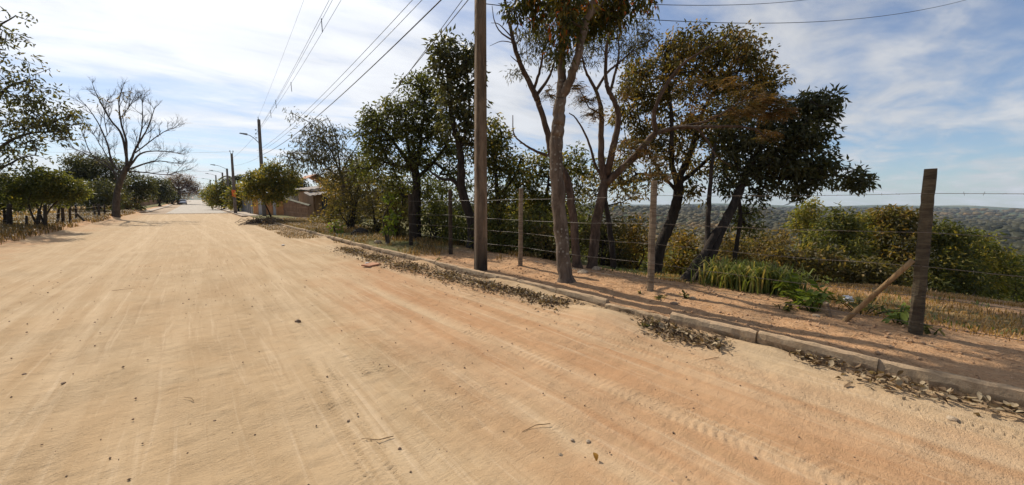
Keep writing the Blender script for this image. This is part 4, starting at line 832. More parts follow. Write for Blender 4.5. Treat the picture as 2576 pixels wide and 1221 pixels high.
b0 = P(194, 539, HF(lpts[-3][0])); b1 = P(212, 556, HF(lpts[-3][0])); post_mesh(b0, b1, 0.05, 0.05, rg, 6, 5).build('brace', M['oldpost'], lf)

# ------------------------------------------------------------------ poles and lines
def concrete_pole(name, label, x, y, h, w0, w1, rz, mat, recess=True, loc=None):
    z = gz((x, y)) if loc is None else loc; t = thing(name, label, 'utility pole', (x, y, z), rz)
    def ring(zz, w):
        a = w; b = w*0.70; c = w*0.46; dp = w*0.32; ch = w*0.10
        if not recess: return [(-a+ch, -b), (a-ch, -b), (a, -b+ch), (a, b-ch), (a-ch, b), (-a+ch, b), (-a, b-ch), (-a, -b+ch)]
        return [(-a+ch, -b), (-c-dp, -b), (-c, -b+dp), (c, -b+dp), (c+dp, -b), (a-ch, -b), (a, -b+ch), (a, b-ch), (a-ch, b), (c+dp, b), (c, b-dp), (-c, b-dp), (-c-dp, b), (-a+ch, b), (-a, b-ch), (-a, -b+ch)]
    lv = [(-0.4, 0), (0.5, .3), (0.52, .3), (1.2, 0)]; zs = [-0.4, 0.3, 0.9, 1.6, 2.6, 3.6, 5, 6.5, 8, h]; v = []; f = []; n = None
    for zz in [q for q in zs if q < h]+[h]:
        pr = ring(zz, w0+(w1-w0)*max(zz, 0)/h); n = len(pr); v += [(p[0], p[1], zz) for p in pr]
    m = len(v)//n
    for i in range(m-1):
        for k in range(n): f.append((i*n+k, i*n+(k+1) % n, (i+1)*n+(k+1) % n, (i+1)*n+k))
    f += [tuple(range(n))[::-1], tuple(range((m-1)*n, m*n))]
    me = bpy.data.meshes.new('shaft'); me.from_pydata(v, [], f); me.materials.append(mat); part_at('shaft', me, t, (0, 0, 0)); return t
def lpart(name, mb, mat, parent, smooth=False):
    o = mb.build(name, mat, None, smooth); o.parent = parent; return o
def pole_top(t, h, arm=True):
    for k, z in enumerate((h-1.3, h-0.95, h-1.65)):
        mb = MB(); mb.tube([(-0.16, 0, z), (-0.30, 0, z)], 0.02, 6); mb.tube([(-0.30, 0, z-0.05), (-0.30, 0, z+0.05)], 0.04, 8); lpart('insulator', mb, M['steel'], t)
    mb = MB(); mb.tube([(0, 0, h), (-0.05, 0, h+0.12), (-0.05, 0, h+0.22)], 0.03, 6); lpart('top_pin', mb, M['steel'], t)
    if arm:
        mb = MB(); mb.box((-0.95, -0.17, h-0.55), (0.1, -0.11, h-0.45)); lpart('crossarm', mb, M['steel'], t)
def lamp(t, h, za, ln, up):
    mb = MB(); pts = [(0, 0, za), (-ln*0.35, 0, za+up*0.55), (-ln*0.7, 0, za+up*0.92), (-ln, 0, za+up)]; mb.tube(spline(pts, 5), 0.032, 6); a = lpart('lamp_arm', mb, M['steel'], t, True)
    mb = MB(); v = [(-ln-0.5, -0.06, za+up+0.03), (-ln-0.5, 0.06, za+up+0.03), (-ln+0.1, 0.13, za+up-0.05), (-ln+0.1, -0.13, za+up-0.05), (-ln-0.45, -0.04, za+up+0.10), (-ln-0.45, 0.04, za+up+0.10), (-ln+0.1, 0.09, za+up+0.10), (-ln+0.1, -0.09, za+up+0.10)]
    mb.add(v, [(0, 3, 2, 1), (4, 5, 6, 7), (0, 1, 5, 4), (1, 2, 6, 5), (2, 3, 7, 6), (3, 0, 4, 7)]); lpart('lamp_head', mb, M['steel'], a)
NP = (4.66, 6.76); NH = 9.6
t = concrete_pole('utility_pole', 'near weathered concrete power pole standing behind the kerb', NP[0], NP[1], NH, 0.125, 0.085, R(-16), M['pole']); pole_top(t, NH)
mb = MB(); mb.tube([(0.0, -0.13, 5.5), (-0.06, -0.2, 5.6), (0.05, -0.22, 5.8)], 0.02, 6); lpart('cable_bracket', mb, M['steel'], t)
F1 = (5.05, 42.5); H1 = 8.7
t = concrete_pole('utility_pole', 'street lamp pole rising behind the roadside tree on the right', F1[0], F1[1], H1, 0.16, 0.11, R(4), M['farpole'], False); pole_top(t, H1, False); lamp(t, H1, H1-2.2, 1.05, 0.75)
F2 = (3.52, 52.0); H2 = 6.4
t = concrete_pole('utility_pole', 'pole carrying the orange sign at the street corner', F2[0], F2[1], H2, 0.15, 0.10, R(4), M['farpole'], False, 0.12)
for s in (-0.09, 0.09):
    mb = MB(); mb.tube([(s, 0, H2-0.05), (s*1.5, 0, H2+0.22)], 0.025, 6); mb.tube([(s*1.5, 0, H2+0.15), (s*1.5, 0, H2+0.3)], 0.045, 7); lpart('insulator', mb, M['steel'], t)
M['orange'] = m_plain('faded orange paint', (0.62, 0.13, 0.03), (0.74, 0.19, 0.055), 5.0, 0.6, 0.1)
mb = MB(); v = [(-0.20, -0.18, 1.85), (0.14, -0.18, 1.72), (0.14, -0.18, 2.50), (-0.22, -0.18, 2.52)]; v += [(a, b+0.02, c) for a, b, c in v]; mb.add([(F2[0]+a-0.02, F2[1]+b, c+0.12) for a, b, c in v], [(0, 1, 2, 3), (7, 6, 5, 4), (0, 4, 5, 1), (1, 5, 6, 2), (2, 6, 7, 3), (3, 7, 4, 0)])
tag(mb.build('orange_sign', M['orange']), 'small orange board fixed on the corner pole', 'sign')
for (x, y, h, lb, up) in ((4.3, 74, 6.2, 'second street lamp pole, first one beyond the palm', 0.55), (4.6, 92, 6.6, 'third street lamp pole seen above the street trees', 0.4), (4.6, 118, 7.3, 'fourth street lamp pole seen above the street trees', 0.4), (4.4, 150, 7.2, 'farthest street lamp pole above the street trees', 0.4)):
    t = concrete_pole('utility_pole', lb, x, y, h, 0.17, 0.12, R(3), M['farpole'], False); lamp(t, h, h-0.15, 1.5, up); t['group'] = 'street lamp poles down the street'
# cables along the road and the two crossing on the right
def cable(name, label, a, b, sag, r, group, n=40):
    a = np.array(a, float); b = np.array(b, float); tt = np.linspace(0, 1, n)[:, None]; c = a+(b-a)*tt-np.array([0, 0, 1])*sag*4*tt*(1-tt)
    mb = MB(); mb.tube(c, r*0.75, 5, 0, 0, None, False); o = mb.build(name, M['cable']); tag(o, label, 'cable', group); return c
CG = 'cables strung along the road'
mv = []
for dx, z0, z1 in ((-0.55, 9.15, 7.55), (-0.30, 9.05, 7.65), (-0.75, 8.95, 7.45)):
    mv.append(cable('power_cable', {-0.55: 'middle one of the three thin power cables with spacer rods', -0.30: 'right one of the three thin power cables with spacer rods', -0.75: 'left one of the three thin power cables with spacer rods'}[dx], (NP[0]+dx-0.1, NP[1], z0), (F1[0]+dx*0.45, F1[1], z1), 0.35, 0.0085, 'three spaced power cables'))
cable('power_cable', 'topmost thin cable running to the tip of the lamp pole', (NP[0]-1.0, NP[1]-8, 12.2), (F1[0]-0.05, F1[1], 8.9), 0.3, 0.006, None)
for dx, z0, z1, rr_ in ((-0.28, 6.55, 6.0, 0.010), (-0.22, 6.40, 5.8, 0.010)):
    cable('power_cable', ['upper of the paired low cables between near pole and lamp pole', 'lower of the paired low cables between near pole and lamp pole'][int(dx > -0.25)], (NP[0]+dx, NP[1], z0), (F1[0]+dx, F1[1], z1), 0.45, rr_, 'paired low cables')
cable('telephone_cable', 'thick black telephone cable, lowest of the bundle from the near pole', (NP[0]-0.18, NP[1], 6.05), (F1[0]-0.25, F1[1], 5.5), 0.55, 0.019, None)
cable('service_cable', 'thin service cable from the near pole toward the house roof', (NP[0]-0.1, NP[1], 5.85), (9.0, 40.0, 3.6), 0.5, 0.010, None)
cable('service_cable', 'thick service cable meeting the near pole just below the frame top', (NP[0]-0.15, NP[1], 5.62), (8.2, 43.0, 3.3), 0.6, 0.012, None)
for dx, z0, z1 in ((-0.3, 7.4, 5.9), (-0.2, 5.4, 5.2)):
    cable('power_cable', ['upper far cable between the lamp pole and the corner pole', 'lower far cable between the lamp pole and the corner pole'][int(dx > -0.25)], (F1[0]+dx, F1[1], z0), (F2[0]-0.1, F2[1], z1), 0.15, 0.010, 'cables between the far poles', 14)
cable('crossing_cable', 'upper cable crossing the sky to the right of the tall tree', P(1205, -20, HF((NP[0], NP[1], 0))), P(2350, -90, 24), 1.0, 0.012, None)
cable('crossing_cable', 'lower sagging cable crossing the sky above the domed tree', P(1205, 8, HF((NP[0], NP[1], 0))), P(2700, -110, 22), 1.5, 0.012, None)
cable('street_cable', 'high cable crossing the street left from the corner pole', (F2[0], F2[1], H2+0.3), (-16, 62, 6.2), 0.25, 0.010, None)
cable('street_cable', 'lower far cable crossing the street beyond the leafless tree', (4.3, 75, 6.0), (-22, 80, 5.2), 0.3, 0.013, None)
for k, (ci, tt) in enumerate(((0, 0.30), (1, 0.52), (2, 0.62), (0, 0.74))):
    c = mv[ci][int(tt*39)]; mb = MB(); mb.tube([c+np.array([0, 0, 0.08]), c+np.array([0.02, 0, -0.42])], 0.016, 5)
    tag(mb.build('cable_spacer', M['cable']), ['longest dark rod hanging on the power cables near the tall cloud', 'dark spacer rod beside the wispy tree twig', 'dark rod on the cables right of the lamp pole', 'small dark rod on the cables close to the lamp pole'][k], 'spacer')
# ===PART5===
# ------------------------------------------------------------------ street trees, houses and walls on the right
shrub('roadside_tree', 'trimmed round green street tree with slim dark trunk before the orange gate', 692, 557, 27.5, [(640, 462, 26, 27.5, 30), (665, 450, 30, 27.5, 44), (700, 440, 28, 27.5, 40), (690, 418, 18, 27.5, 16), (725, 465, 26, 27.5, 34), (630, 485, 24, 27.5, 26), (665, 485, 30, 27.5, 42), (700, 480, 32, 27.5, 50), (735, 440, 18, 27.5, 14), (640, 440, 14, 27.5, 8)], 'leaf_green', 160, (0.20, 0.085), 24, 0.42, 1, (0.3, 1.0), cat='tree')
RT = [('roadside_tree', 'street tree left of the pole with orange sign', 560, 524, 62, [(540, 485, 20, 62, 34), (562, 480, 22, 62, 40), (552, 500, 22, 62, 38), (577, 500, 20, 62, 30), (575, 475, 14, 62, 16)], 'leaf_green', 0.75),
 ('roadside_tree', 'street tree standing behind the corner pole', 600, 532, 50, [(595, 490, 18, 50, 28), (610, 480, 20, 50, 32), (590, 505, 18, 50, 24), (615, 505, 16, 50, 20)], 'leaf_green', 0.65),
 ('roadside_tree', 'far street tree at the end of the right row', 527, 513, 100, [(524, 485, 10, 100, 20), (535, 482, 12, 100, 26), (530, 498, 12, 100, 24), (515, 494, 6, 100, 8)], 'leaf_green', 1.0),
 ('roadside_tree', 'middle street tree of the right row', 543, 517, 80, [(540, 480, 13, 80, 24), (552, 488, 13, 80, 24), (545, 500, 14, 80, 26)], 'leaf_green', 0.9),
 ('garden_tree', 'dark garden tree behind the tiled roof peak', 745, 530, 48, [(735, 455, 18, 48, 26), (755, 470, 20, 48, 28), (720, 470, 20, 48, 28)], 'leaf_dark', 0.6),
 ('garden_tree', 'leafy tree behind the house left of the brown thicket', 860, 560, 34, [(850, 440, 30, 34, 34), (880, 460, 34, 34, 40), (840, 470, 30, 34, 30), (900, 430, 26, 34, 22)], 'leaf_scrub', 0.55)]
for i, (nm, lb, x, yb, H, bl, mt, rc) in enumerate(RT):
    k = H/20.0; shrub(nm, lb, x, yb, H, bl, mt, 170+i, (0.18*k**.6, 0.08*k**.6), 24, rc*1.15, 2, (0.3, 1.0), cat='tree')
M['opanel'] = m_plain('orange gate paint', (0.46, 0.22, 0.085), (0.54, 0.28, 0.12), 3.0, 0.6, 0.1)
M['gpanel'] = m_plain('grey sheet metal', (0.30, 0.29, 0.28), (0.38, 0.37, 0.36), 2.0, 0.5, 0.1)
M['gpanel2'] = m_plain('dull grey fence sheet', (0.16, 0.165, 0.165), (0.23, 0.235, 0.23), 2.0, 0.6, 0.1)
M['gpost'] = m_plain('mossy gate pillar', (0.08, 0.075, 0.045), (0.14, 0.13, 0.08), 4.0)
M['fibro'] = m_plain('grey fibre cement sheets', (0.20, 0.165, 0.135), (0.32, 0.27, 0.225), 1.5, 0.9, 0.4)
M['tanwall'] = m_plain('tan house plaster', (0.30, 0.175, 0.085), (0.42, 0.26, 0.14), 1.5)
M['darkwin'] = m_plain('dark window opening', (0.02, 0.02, 0.02), (0.035, 0.033, 0.03), 3.0, 0.25, 0.0, None, False, 0.5)
M['tile'] = m_plain('clay roof tiles', (0.36, 0.17, 0.09), (0.50, 0.26, 0.15), 2.5, 0.9, 0.5)
M['plaster'] = m_plain('pale plaster', (0.50, 0.42, 0.33), (0.60, 0.52, 0.42), 1.2)
def slab(mb, a, b, z0, z1, th, zt=None):     # upright panel from a to b on the ground plan
    a = np.array(a, float); b = np.array(b, float); d = (b-a)/np.linalg.norm(b-a); n = np.array([-d[1], d[0]])*th; zt = z1 if zt is None else zt
    q = [a-n, b-n, b+n, a+n]; v = [(*p, z0) for p in q]+[(*q[0], z1), (*q[1], zt), (*q[2], zt), (*q[3], z1)]
    mb.add(v, [(0, 3, 2, 1), (4, 5, 6, 7), (0, 1, 5, 4), (1, 2, 6, 5), (2, 3, 7, 6), (3, 0, 4, 7)])
def lerp(a, b, t): return (a[0]+(b[0]-a[0])*t, a[1]+(b[1]-a[1])*t)
GA, GB = (4.75, 47.6), (6.75, 43.2)
gate = thing('street_gate', 'orange and grey sheet metal gate beside the trimmed street tree', 'gate', on(5.7, 45.4))
for (t0, t1, mt, h, th) in ((0.0, .17, 'opanel', 2.0, .03), (.18, .36, 'gpanel', 2.1, .03), (.37, .42, 'gpost', 2.3, .14), (.43, .55, 'opanel', 2.15, .03), (.555, .66, 'opanel', 2.15, .045), (.67, .76, 'gpanel', 2.15, .03), (.77, .88, 'opanel', 2.2, .03), (.885, .995, 'opanel', 2.2, .045)):
    mb = MB(); slab(mb, lerp(GA, GB, t0), lerp(GA, GB, t1), -0.1, h, th)
    if mt == 'opanel':
        for q in np.linspace(t0+.015, t1-.015, 3):
            c = lerp(GA, GB, q); mb.box((c[0]-.05, c[1]-.10, 0.0), (c[0]+.01, c[1]-.05, h-.05))
    mb.build('pillar' if mt == 'gpost' else 'panel', M[mt], gate)
gf = thing('grey_sheet_fence', 'dull grey sheet metal fence running on from the orange gate', 'fence', on(4.8, 55))
for i in range(8):
    mb = MB(); slab(mb, (4.70+0.03*i, 48.0+1.9*i), (4.72+0.03*i, 49.8+1.9*i), -0.1, 2.0+0.06*(i % 2), 0.03); mb.build('panel', M['gpanel2'], gf)
    mb = MB(); mb.box((4.62+.03*i, 49.82+1.9*i, -0.1), (4.78+.03*i, 49.88+1.9*i, 2.15)); mb.build('fence_post', M['gpanel2'], gf)
bw = thing('brick_wall', 'low brown brick wall sloping down from the gate to the bushes', 'wall', on(6.9, 38.6))
BA, BB = (6.80, 43.0), (7.05, 33.6); nb = 22; rows = 11
rgb = np.random.RandomState(8)
mbm = MB(); slab(mbm, BA, BB, -0.3, 1.72, 0.07, 1.12); mbm.build('mortar', M['brick'], bw)
bm_ = []
for s in range(3):
    mb = MB(); mb.box((-0.205, -0.105, 0), (0.205, 0.105, 0.135)); v = np.concatenate(mb.v)+rgb.normal(0, 0.006, (8, 3)); me = bpy.data.meshes.new('brick'); me.from_pydata(v.tolist(), [], mb.f); me.materials.append(M['brick']); bm_.append(me)
ang = math.atan2(BB[1]-BA[1], BB[0]-BA[0])
for r_ in range(rows):
    for c_ in range(nb):
        t_ = (c_+0.25+0.5*(r_ % 2))/nb; z_ = 0.02+r_*0.155
        if z_+0.14 > 1.72-0.6*t_ or t_ > 0.985: continue
        p_ = lerp(BA, BB, t_); part_at('brick', bm_[(r_*7+c_*3) % 3], bw, (p_[0]-bw.location[0], p_[1]-bw.location[1], z_-bw.location[2]), (0, 0, ang))
cg = MB(); a_ = np.array([*BA, 1.75]); b_ = np.array([*BB, 1.15]); cg.tube([a_, b_], 0.11, 4); cg.build('coping', M['gpost'], bw)
def roof_sheet(mb, q, th=0.06):
    q = np.array(q, float); v = np.vstack([q, q-np.array([0, 0, th])]); mb.add(v, [(0, 1, 2, 3), (7, 6, 5, 4), (0, 4, 5, 1), (1, 5, 6, 2), (2, 6, 7, 3), (3, 7, 4, 0)])
hs = thing('low_house', 'low tan house with grey corrugated roof half hidden by bushes', 'house', on(11, 41))
mb = MB(); mb.box((8.6, 39.5, -0.2), (18, 46, 2.45)); mb.build('wall', M['tanwall'], hs)
for x in (8.75, 9.9, 11.0, 12.2):
    mb = MB(); mb.box((x, 39.2, -0.2), (x+0.45, 39.498, 2.2)); mb.build('column', M['tanwall'], hs)
for x in (9.3, 10.45, 11.6):
    mb = MB(); mb.box((x, 39.44, 0.5), (x+0.5, 39.497, 1.95)); mb.build('window', M['darkwin'], hs)
def corrug(name, p00, p10, p01, p11, n, mat, parent):   # corrugated sheet between four corners
    p00, p10, p01, p11 = [np.array(p, float) for p in (p00, p10, p01, p11)]; v = []; f = []
    for i in range(n+1):
        u = i/n; off = np.array([0, 0, 0.03 if i % 2 else -0.03])
        v += [p00+(p10-p00)*u+off, p01+(p11-p01)*u+off, p00+(p10-p00)*u+off-np.array([0, 0, .05]), p01+(p11-p01)*u+off-np.array([0, 0, .05])]
    for i in range(n):
        a = 4*i; b = a+4; f += [(a, b, b+1, a+1), (a+2, a+3, b+3, b+2), (a, a+2, b+2, b), (a+1, b+1, b+3, a+3)]
    f += [(0, 1, 3, 2), (4*n, 4*n+2, 4*n+3, 4*n+1)]
    m = MB(); m.add(v, f); return m.build(name, mat, parent)
corrug('awning_roof', (7.9, 37.4, 1.98), (13.0, 37.4, 2.75), (7.9, 39.9, 2.3), (13.0, 39.9, 3.05), 26, M['fibro'], hs)
corrug('main_roof', (8.2, 39.3, 2.55), (18.5, 39.3, 4.3), (8.2, 46.4, 2.75), (18.5, 46.4, 4.5), 44, M['fibro'], hs)
th_ = thing('tiled_house', 'clay tiled roof peak showing above the low house', 'house', on(11.5, 58))
mb = MB(); mb.box((9.5, 54.0, -0.2), (15, 60, 3.3)); mb.build('wall', M['plaster'], th_)
mb = MB(); roof_sheet(mb, [(9.2, 53.7, 3.3), (12.2, 53.7, 4.9), (12.2, 60.3, 4.9), (9.2, 60.3, 3.3)]); mb.build('roof', M['tile'], th_)
mb = MB(); roof_sheet(mb, [(12.202, 53.7, 4.9), (15.3, 53.7, 3.3), (15.3, 60.3, 3.3), (12.202, 60.3, 4.9)]); mb.build('roof', M['tile'], th_)
# ------------------------------------------------------------------ left of the street: wall, houses, sign, car
lw = thing('street_wall', 'long brown plastered wall along the left of the street', 'wall', on(-7.8, 140))
for i in range(9):
    y0 = 100+10*i; xa = -8.3+0.24*i; mb = MB(); slab(mb, (xa, y0), (xa+.24, y0+9.8), -0.1, 2.3+0.05*(i % 2)+float(rise(y0)), 0.1); mb.build('wall_panel', M['brick'], lw)
    mb = MB(); mb.box((xa-.14, y0-.22, -0.1), (xa+.16, y0+.02, 2.45+float(rise(y0)))); mb.build('wall_pillar', M['gpost'], lw)
for i, (lb, x, y, w, d, hw, hr) in enumerate((('house with clay roof behind the brown street wall, nearer one', -19, 112, 9, 8, 3.0, 5.2), ('house with pale clay gable behind the brown street wall, farther one', -15.5, 142, 8, 8, 3.6, 6.6))):
    h = thing('walled_house', lb, 'house', on(x, y)); z0 = gz((x, y))
    mb = MB(); mb.box((x-w/2, y-d/2, z0-.2), (x+w/2, y+d/2, z0+hw)); mb.build('wall', M['plaster'], h)
    for s in (-1, 1):
        mb = MB(); q = [(x+s*(w/2+.4), y-d/2-.4, z0+hw-.1), (x+s*0.002, y-d/2-.4, z0+hr), (x+s*0.002, y+d/2+.4, z0+hr), (x+s*(w/2+.4), y+d/2+.4, z0+hw-.1)]; roof_sheet(mb, q if s > 0 else q[::-1]); mb.build('roof', M['tile'], h)
    mb = MB(); mb.add([(x-w/2, y-d/2-.01, z0+hw), (x+w/2, y-d/2-.01, z0+hw), (x, y-d/2-.01, z0+hr-.1), (x-w/2, y-d/2+.1, z0+hw), (x+w/2, y-d/2+.1, z0+hw), (x, y-d/2+.1, z0+hr-.1)], [(0, 1, 2), (5, 4, 3), (0, 3, 4, 1), (1, 4, 5, 2), (2, 5, 3, 0)]); mb.build('gable', M['plaster'], h)
    mb = MB(); mb.box((x+.6, y-d/2-.05, z0+1), (x+2.0, y-d/2-.012, z0+2.2)); mb.build('window', M['darkwin'], h)
sp = P(343, 497, 58); sgn = thing('street_sign', 'small white board on a post before the brown street wall', 'sign', (sp[0]-0.1, sp[1], gz(sp)))
mb = MB(); mb.tube([(sp[0], sp[1], gz(sp)-.2), (sp[0], sp[1], sp[2]+.4)], 0.04, 6); mb.build('sign_post', M['gpost'], sgn)
mb = MB(); mb.box((sp[0]-.75, sp[1]-.08, sp[2]-.18), (sp[0]+.25, sp[1]-.045, sp[2]+.2)); mb.build('sign_board', M['plaster'], sgn)
M['carpaint'] = m_plain('white car paint', (0.74, 0.75, 0.76), (0.80, 0.80, 0.80), 1.0, 0.3, 0.0, None, False, 0.5)
M['glass'] = m_plain('dark car glass', (0.015, 0.018, 0.02), (0.03, 0.032, 0.035), 2.0, 0.1, 0.0, None, False, 0.6)
M['rubber'] = m_plain('tyre rubber', (0.015, 0.015, 0.015), (0.03, 0.03, 0.03), 8.0, 0.8, 0.1)
M['tail'] = m_plain('red tail lamp', (0.35, 0.02, 0.015), (0.42, 0.03, 0.02), 8.0, 0.3, 0.0)
cx, cy = -2.15, 138.0; cz = 0.02+float(rise(cy)); car = thing('parked_car', 'small white saloon car parked at the left of the street', 'car', (cx, cy, cz))
prof = [(0.0, .35), (0.0, .72), (0.10, .90), (0.75, .99), (1.25, 1.38), (1.5, 1.43), (2.5, 1.42), (3.1, 0.98), (3.95, .84), (4.15, .70), (4.15, .30), (3.6, .22), (0.3, .22)]
def carpart(name, pr, w0, mat, tap=0.0):
    v = []; n = len(pr)
    for s in (-1, 1):
        for (yy, zz) in pr: v.append((cx+s*(w0-tap*max(0, zz-.95)), cy+yy, cz+zz))
    mb = MB(); mb.add(v, [tuple(range(n)), tuple(range(2*n-1, n-1, -1))]+[(i, n+i, n+(i+1) % n, (i+1) % n) for i in range(n)]); return mb.build(name, mat, car)
carpart('body', prof, 0.80, M['carpaint'], 0.30)
mb = MB(); mb.add([(cx-.66, cy+.76, cz+1.03), (cx+.66, cy+.76, cz+1.03), (cx+.58, cy+1.16, cz+1.35), (cx-.58, cy+1.16, cz+1.35), (cx-.66, cy+.84, cz+1.03), (cx+.66, cy+.84, cz+1.03), (cx+.58, cy+1.24, cz+1.35), (cx-.58, cy+1.24, cz+1.35)], [(0, 1, 2, 3), (7, 6, 5, 4), (0, 4, 5, 1), (1, 5, 6, 2), (2, 6, 7, 3), (3, 7, 4, 0)]); mb.build('rear_window', M['glass'], car)
for s in (-1, 1):
    mb = MB(); mb.box((cx+s*.79-.012, cy+1.35, cz+.99), (cx+s*.76+.012, cy+2.6, cz+1.30)); mb.build('side_window', M['glass'], car)
    mb = MB(); mb.box((cx+s*.70-.09, cy-.02, cz+.66), (cx+s*.70+.09, cy+.05, cz+.92)); mb.build('tail_light', M['tail'], car)
    for yy in (0.75, 3.3):
        mb = MB(); mb.tube([(cx+s*.62, cy+yy, cz+.28), (cx+s*.82, cy+yy, cz+.28)], 0.29, 14); w_ = mb.build('wheel', M['rubber'], car)
        mb = MB(); mb.tube([(cx+s*.80, cy+yy, cz+.28), (cx+s*.83, cy+yy, cz+.28)], 0.17, 10); mb.build('rim', M['steel'], w_)
mb = MB(); mb.box((cx-.80, cy-.06, cz+.30), (cx+.80, cy+.02, cz+.50)); mb.build('bumper', M['rubber'], car)

M['clod'] = m_plain('dry earth clods', (0.36, 0.20, 0.105), (0.52, 0.33, 0.19), 9.0, 0.95, 0.5)
# ------------------------------------------------------------------ plants and litter on the verge
rg = np.random.RandomState(77)
lm = bpy.data.meshes.new('leaf')   # one curled leaf, shared
def leafmesh(mat, curl, wide, name='leaf', val=0.5):
    n = 5; v = []; f = []
    for i in range(n):
        t = i/(n-1); w = wide*math.sin(math.pi*min(max(t, 0.04), 0.97))**0.8; z = curl*math.sin(math.pi*t*0.9); v += [(t, -w, z+0.35*w), (t, 0, z), (t, w, z+0.35*w)]
    for i in range(n-1):
        for k in range(2): a = 3*i+k; f.append((a, a+1, a+4, a+3))
    me = bpy.data.meshes.new(name); me.from_pydata(v, [], f); at = me.attributes.new('v', 'FLOAT', 'POINT'); at.data.foreach_set('value', [val]*len(v)); me.materials.append(mat)
    me.polygons.foreach_set('use_smooth', [True]*len(me.polygons)); return me
def leafy_plant(name, label, base, n, h, spread, Lf, mat, seed, cat='plant', stems=5, wide=0.24, group=None):
    rgp = np.random.RandomState(seed); t = thing(name, label, cat, base, 0, group)
    ms = [leafmesh(M[mat], c, wide, 'leaf', v) for c, v in ((-0.12, .2), (-0.2, .5), (-0.05, .8))]; tips = []
    for s in range(stems):
        a = rgp.uniform(0, 6.28); r = spread*math.sqrt(rgp.rand()); hh = h*rgp.uniform(0.55, 1.0)*(1-0.4*r/max(spread, .01)); p = [(0.15*r*math.cos(a), .15*r*math.sin(a), -0.03), (0.6*r*math.cos(a), .6*r*math.sin(a), hh*.6), (r*math.cos(a), r*math.sin(a), hh)]
        sp_ = spline(p, 4); mb = MB(); mb.tube(sp_, np.linspace(0.008, 0.004, len(sp_)), 5); o = mb.build('stem', M[mat]); o.parent = t; tips.append(sp_)
    for i in range(n):
        sp_ = tips[i % stems]; q = sp_[rgp.randint(len(sp_)//3, len(sp_))]
        part_at('leaf', ms[rgp.randint(3)], t, q, (rgp.normal(0, .4), rgp.normal(0.15, .35), rgp.uniform(0, 6.28)), Lf*rgp.uniform(.6, 1.2))
    return t
def gpx(x, y):
    z = 0.1
    for _ in range(8): b = G(x, y, z); z = gz(b)
    b[2] = z; return b
leafy_plant('leafy_weed', 'broad-leaved green weed clump right of the lush grass', gpx(2015, 765), 85, 0.55, 0.34, 0.15, 'leaf_bright', 201, stems=14)
leafy_plant('leafy_weed', 'green weed clump right at the foot of the short stake', gpx(2048, 785), 70, 0.38, 0.26, 0.13, 'leaf_bright', 202, stems=12)
leafy_plant('leafy_weed', 'low weed with dull leaves in front of the broad-leaved clump', gpx(1965, 775), 26, 0.16, 0.22, 0.09, 'leaf_green', 203, stems=6)
leafy_plant('leafy_weed', 'green plant with long leaves left of the thick end post foot', gpx(2258, 812), 40, 0.30, 0.20, 0.16, 'leaf_bright', 204, stems=9, wide=.16)
leafy_plant('leafy_weed', 'low weeds under the fence brace', gpx(2170, 790), 60, 0.26, 0.42, 0.10, 'leaf_green', 205, stems=12)
leafy_plant('leafy_weed', 'weed at the right foot of the thick end post', gpx(2345, 838), 22, 0.2, 0.16, 0.09, 'leaf_green', 206, stems=6)
leafy_plant('seedling', 'tiny seedling left of the pair on the bare verge', gpx(1612, 738), 9, 0.06, 0.05, 0.06, 'leaf_green', 207, stems=3)
leafy_plant('seedling', 'dark green seedling in the middle of the bare verge', gpx(1658, 752), 16, 0.09, 0.06, 0.08, 'leaf_green', 208, stems=4)
leafy_plant('seedling', 'seedling beside a small stone on the bare verge', gpx(1724, 750), 14, 0.09, 0.06, 0.075, 'leaf_green', 209, stems=4)
leafy_plant('seedling', 'small green seedling just left of the pole foot', gpx(1102, 655), 10, 0.12, 0.08, 0.08, 'leaf_bright', 210, stems=3)
leafy_plant('seedling', 'green weed sprouting from the leaves at the kerb', (4.2, 2.55, 0.02), 12, 0.1, 0.07, 0.07, 'leaf_green', 211, stems=4)

def blades(name, label, pts, h, w, mat, rg, lean=0.5, kind=None, cat=None, parent=None, seg=2, tone=(0, 1)):
    """grass blades standing on the given points, two joined faces each"""
    n = len(pts); p = np.asarray(pts); a = rg.uniform(0, 6.28, n); d = np.stack([np.cos(a), np.sin(a), 0*a], 1); s = np.stack([-np.sin(a), np.cos(a), 0*a], 1)
    hh = (h*rg.uniform(.5, 1.2, n))[:, None]; ln = (lean*rg.uniform(.2, 1.2, n))[:, None]; up = np.array([0, 0, 1.0]); ww = w*rg.uniform(.7, 1.2, n)[:, None]
    m1 = p+up*hh*.62+d*hh*ln*.30; m2 = p+up*hh*(1-.25*ln)+d*hh*ln*.75; tip = p+up*hh*(1.05-.55*ln)+d*hh*ln*1.25
    v = np.stack([p-s*ww*.5, p+s*ww*.5, m1+s*ww*.5, m1-s*ww*.5, m2+s*ww*.32, m2-s*ww*.32, tip], 1).reshape(-1, 3); i = np.arange(n)*7
    T = [np.stack([i+a_, i+b_, i+c_], 1) for a_, b_, c_ in ((0, 1, 2), (0, 2, 3), (3, 2, 4), (3, 4, 5), (5, 4, 6))]
    o = fastmesh(name, v, np.concatenate(T), mat, parent, np.repeat(rg.uniform(tone[0], tone[1], n), 7)); tag(o, label, cat, None, kind); return o
gb = gpx(1880, 725)
gp = thing('tall_grass_clump', 'lush tall green grass clump at the verge edge under the leaning tree', 'grass', gb)
q = []
for (x, y, n) in ((1800, 715, 140), (1840, 722, 230), (1890, 730, 290), (1935, 735, 230), (1970, 742, 140), (1850, 700, 120), (1930, 712, 120)):
    c = gpx(x, y); o = rg.normal(0, 0.16, (n, 2)); q += [(c[0]+a, c[1]+b, float(hg(c[0]+a, c[1]+b))-.02) for a, b in o]
tag(blades('blades', None, q, 0.50, 0.021, M['grass'], rg, 0.8, None, None, gp, tone=(.2, .95)), kind='stuff')
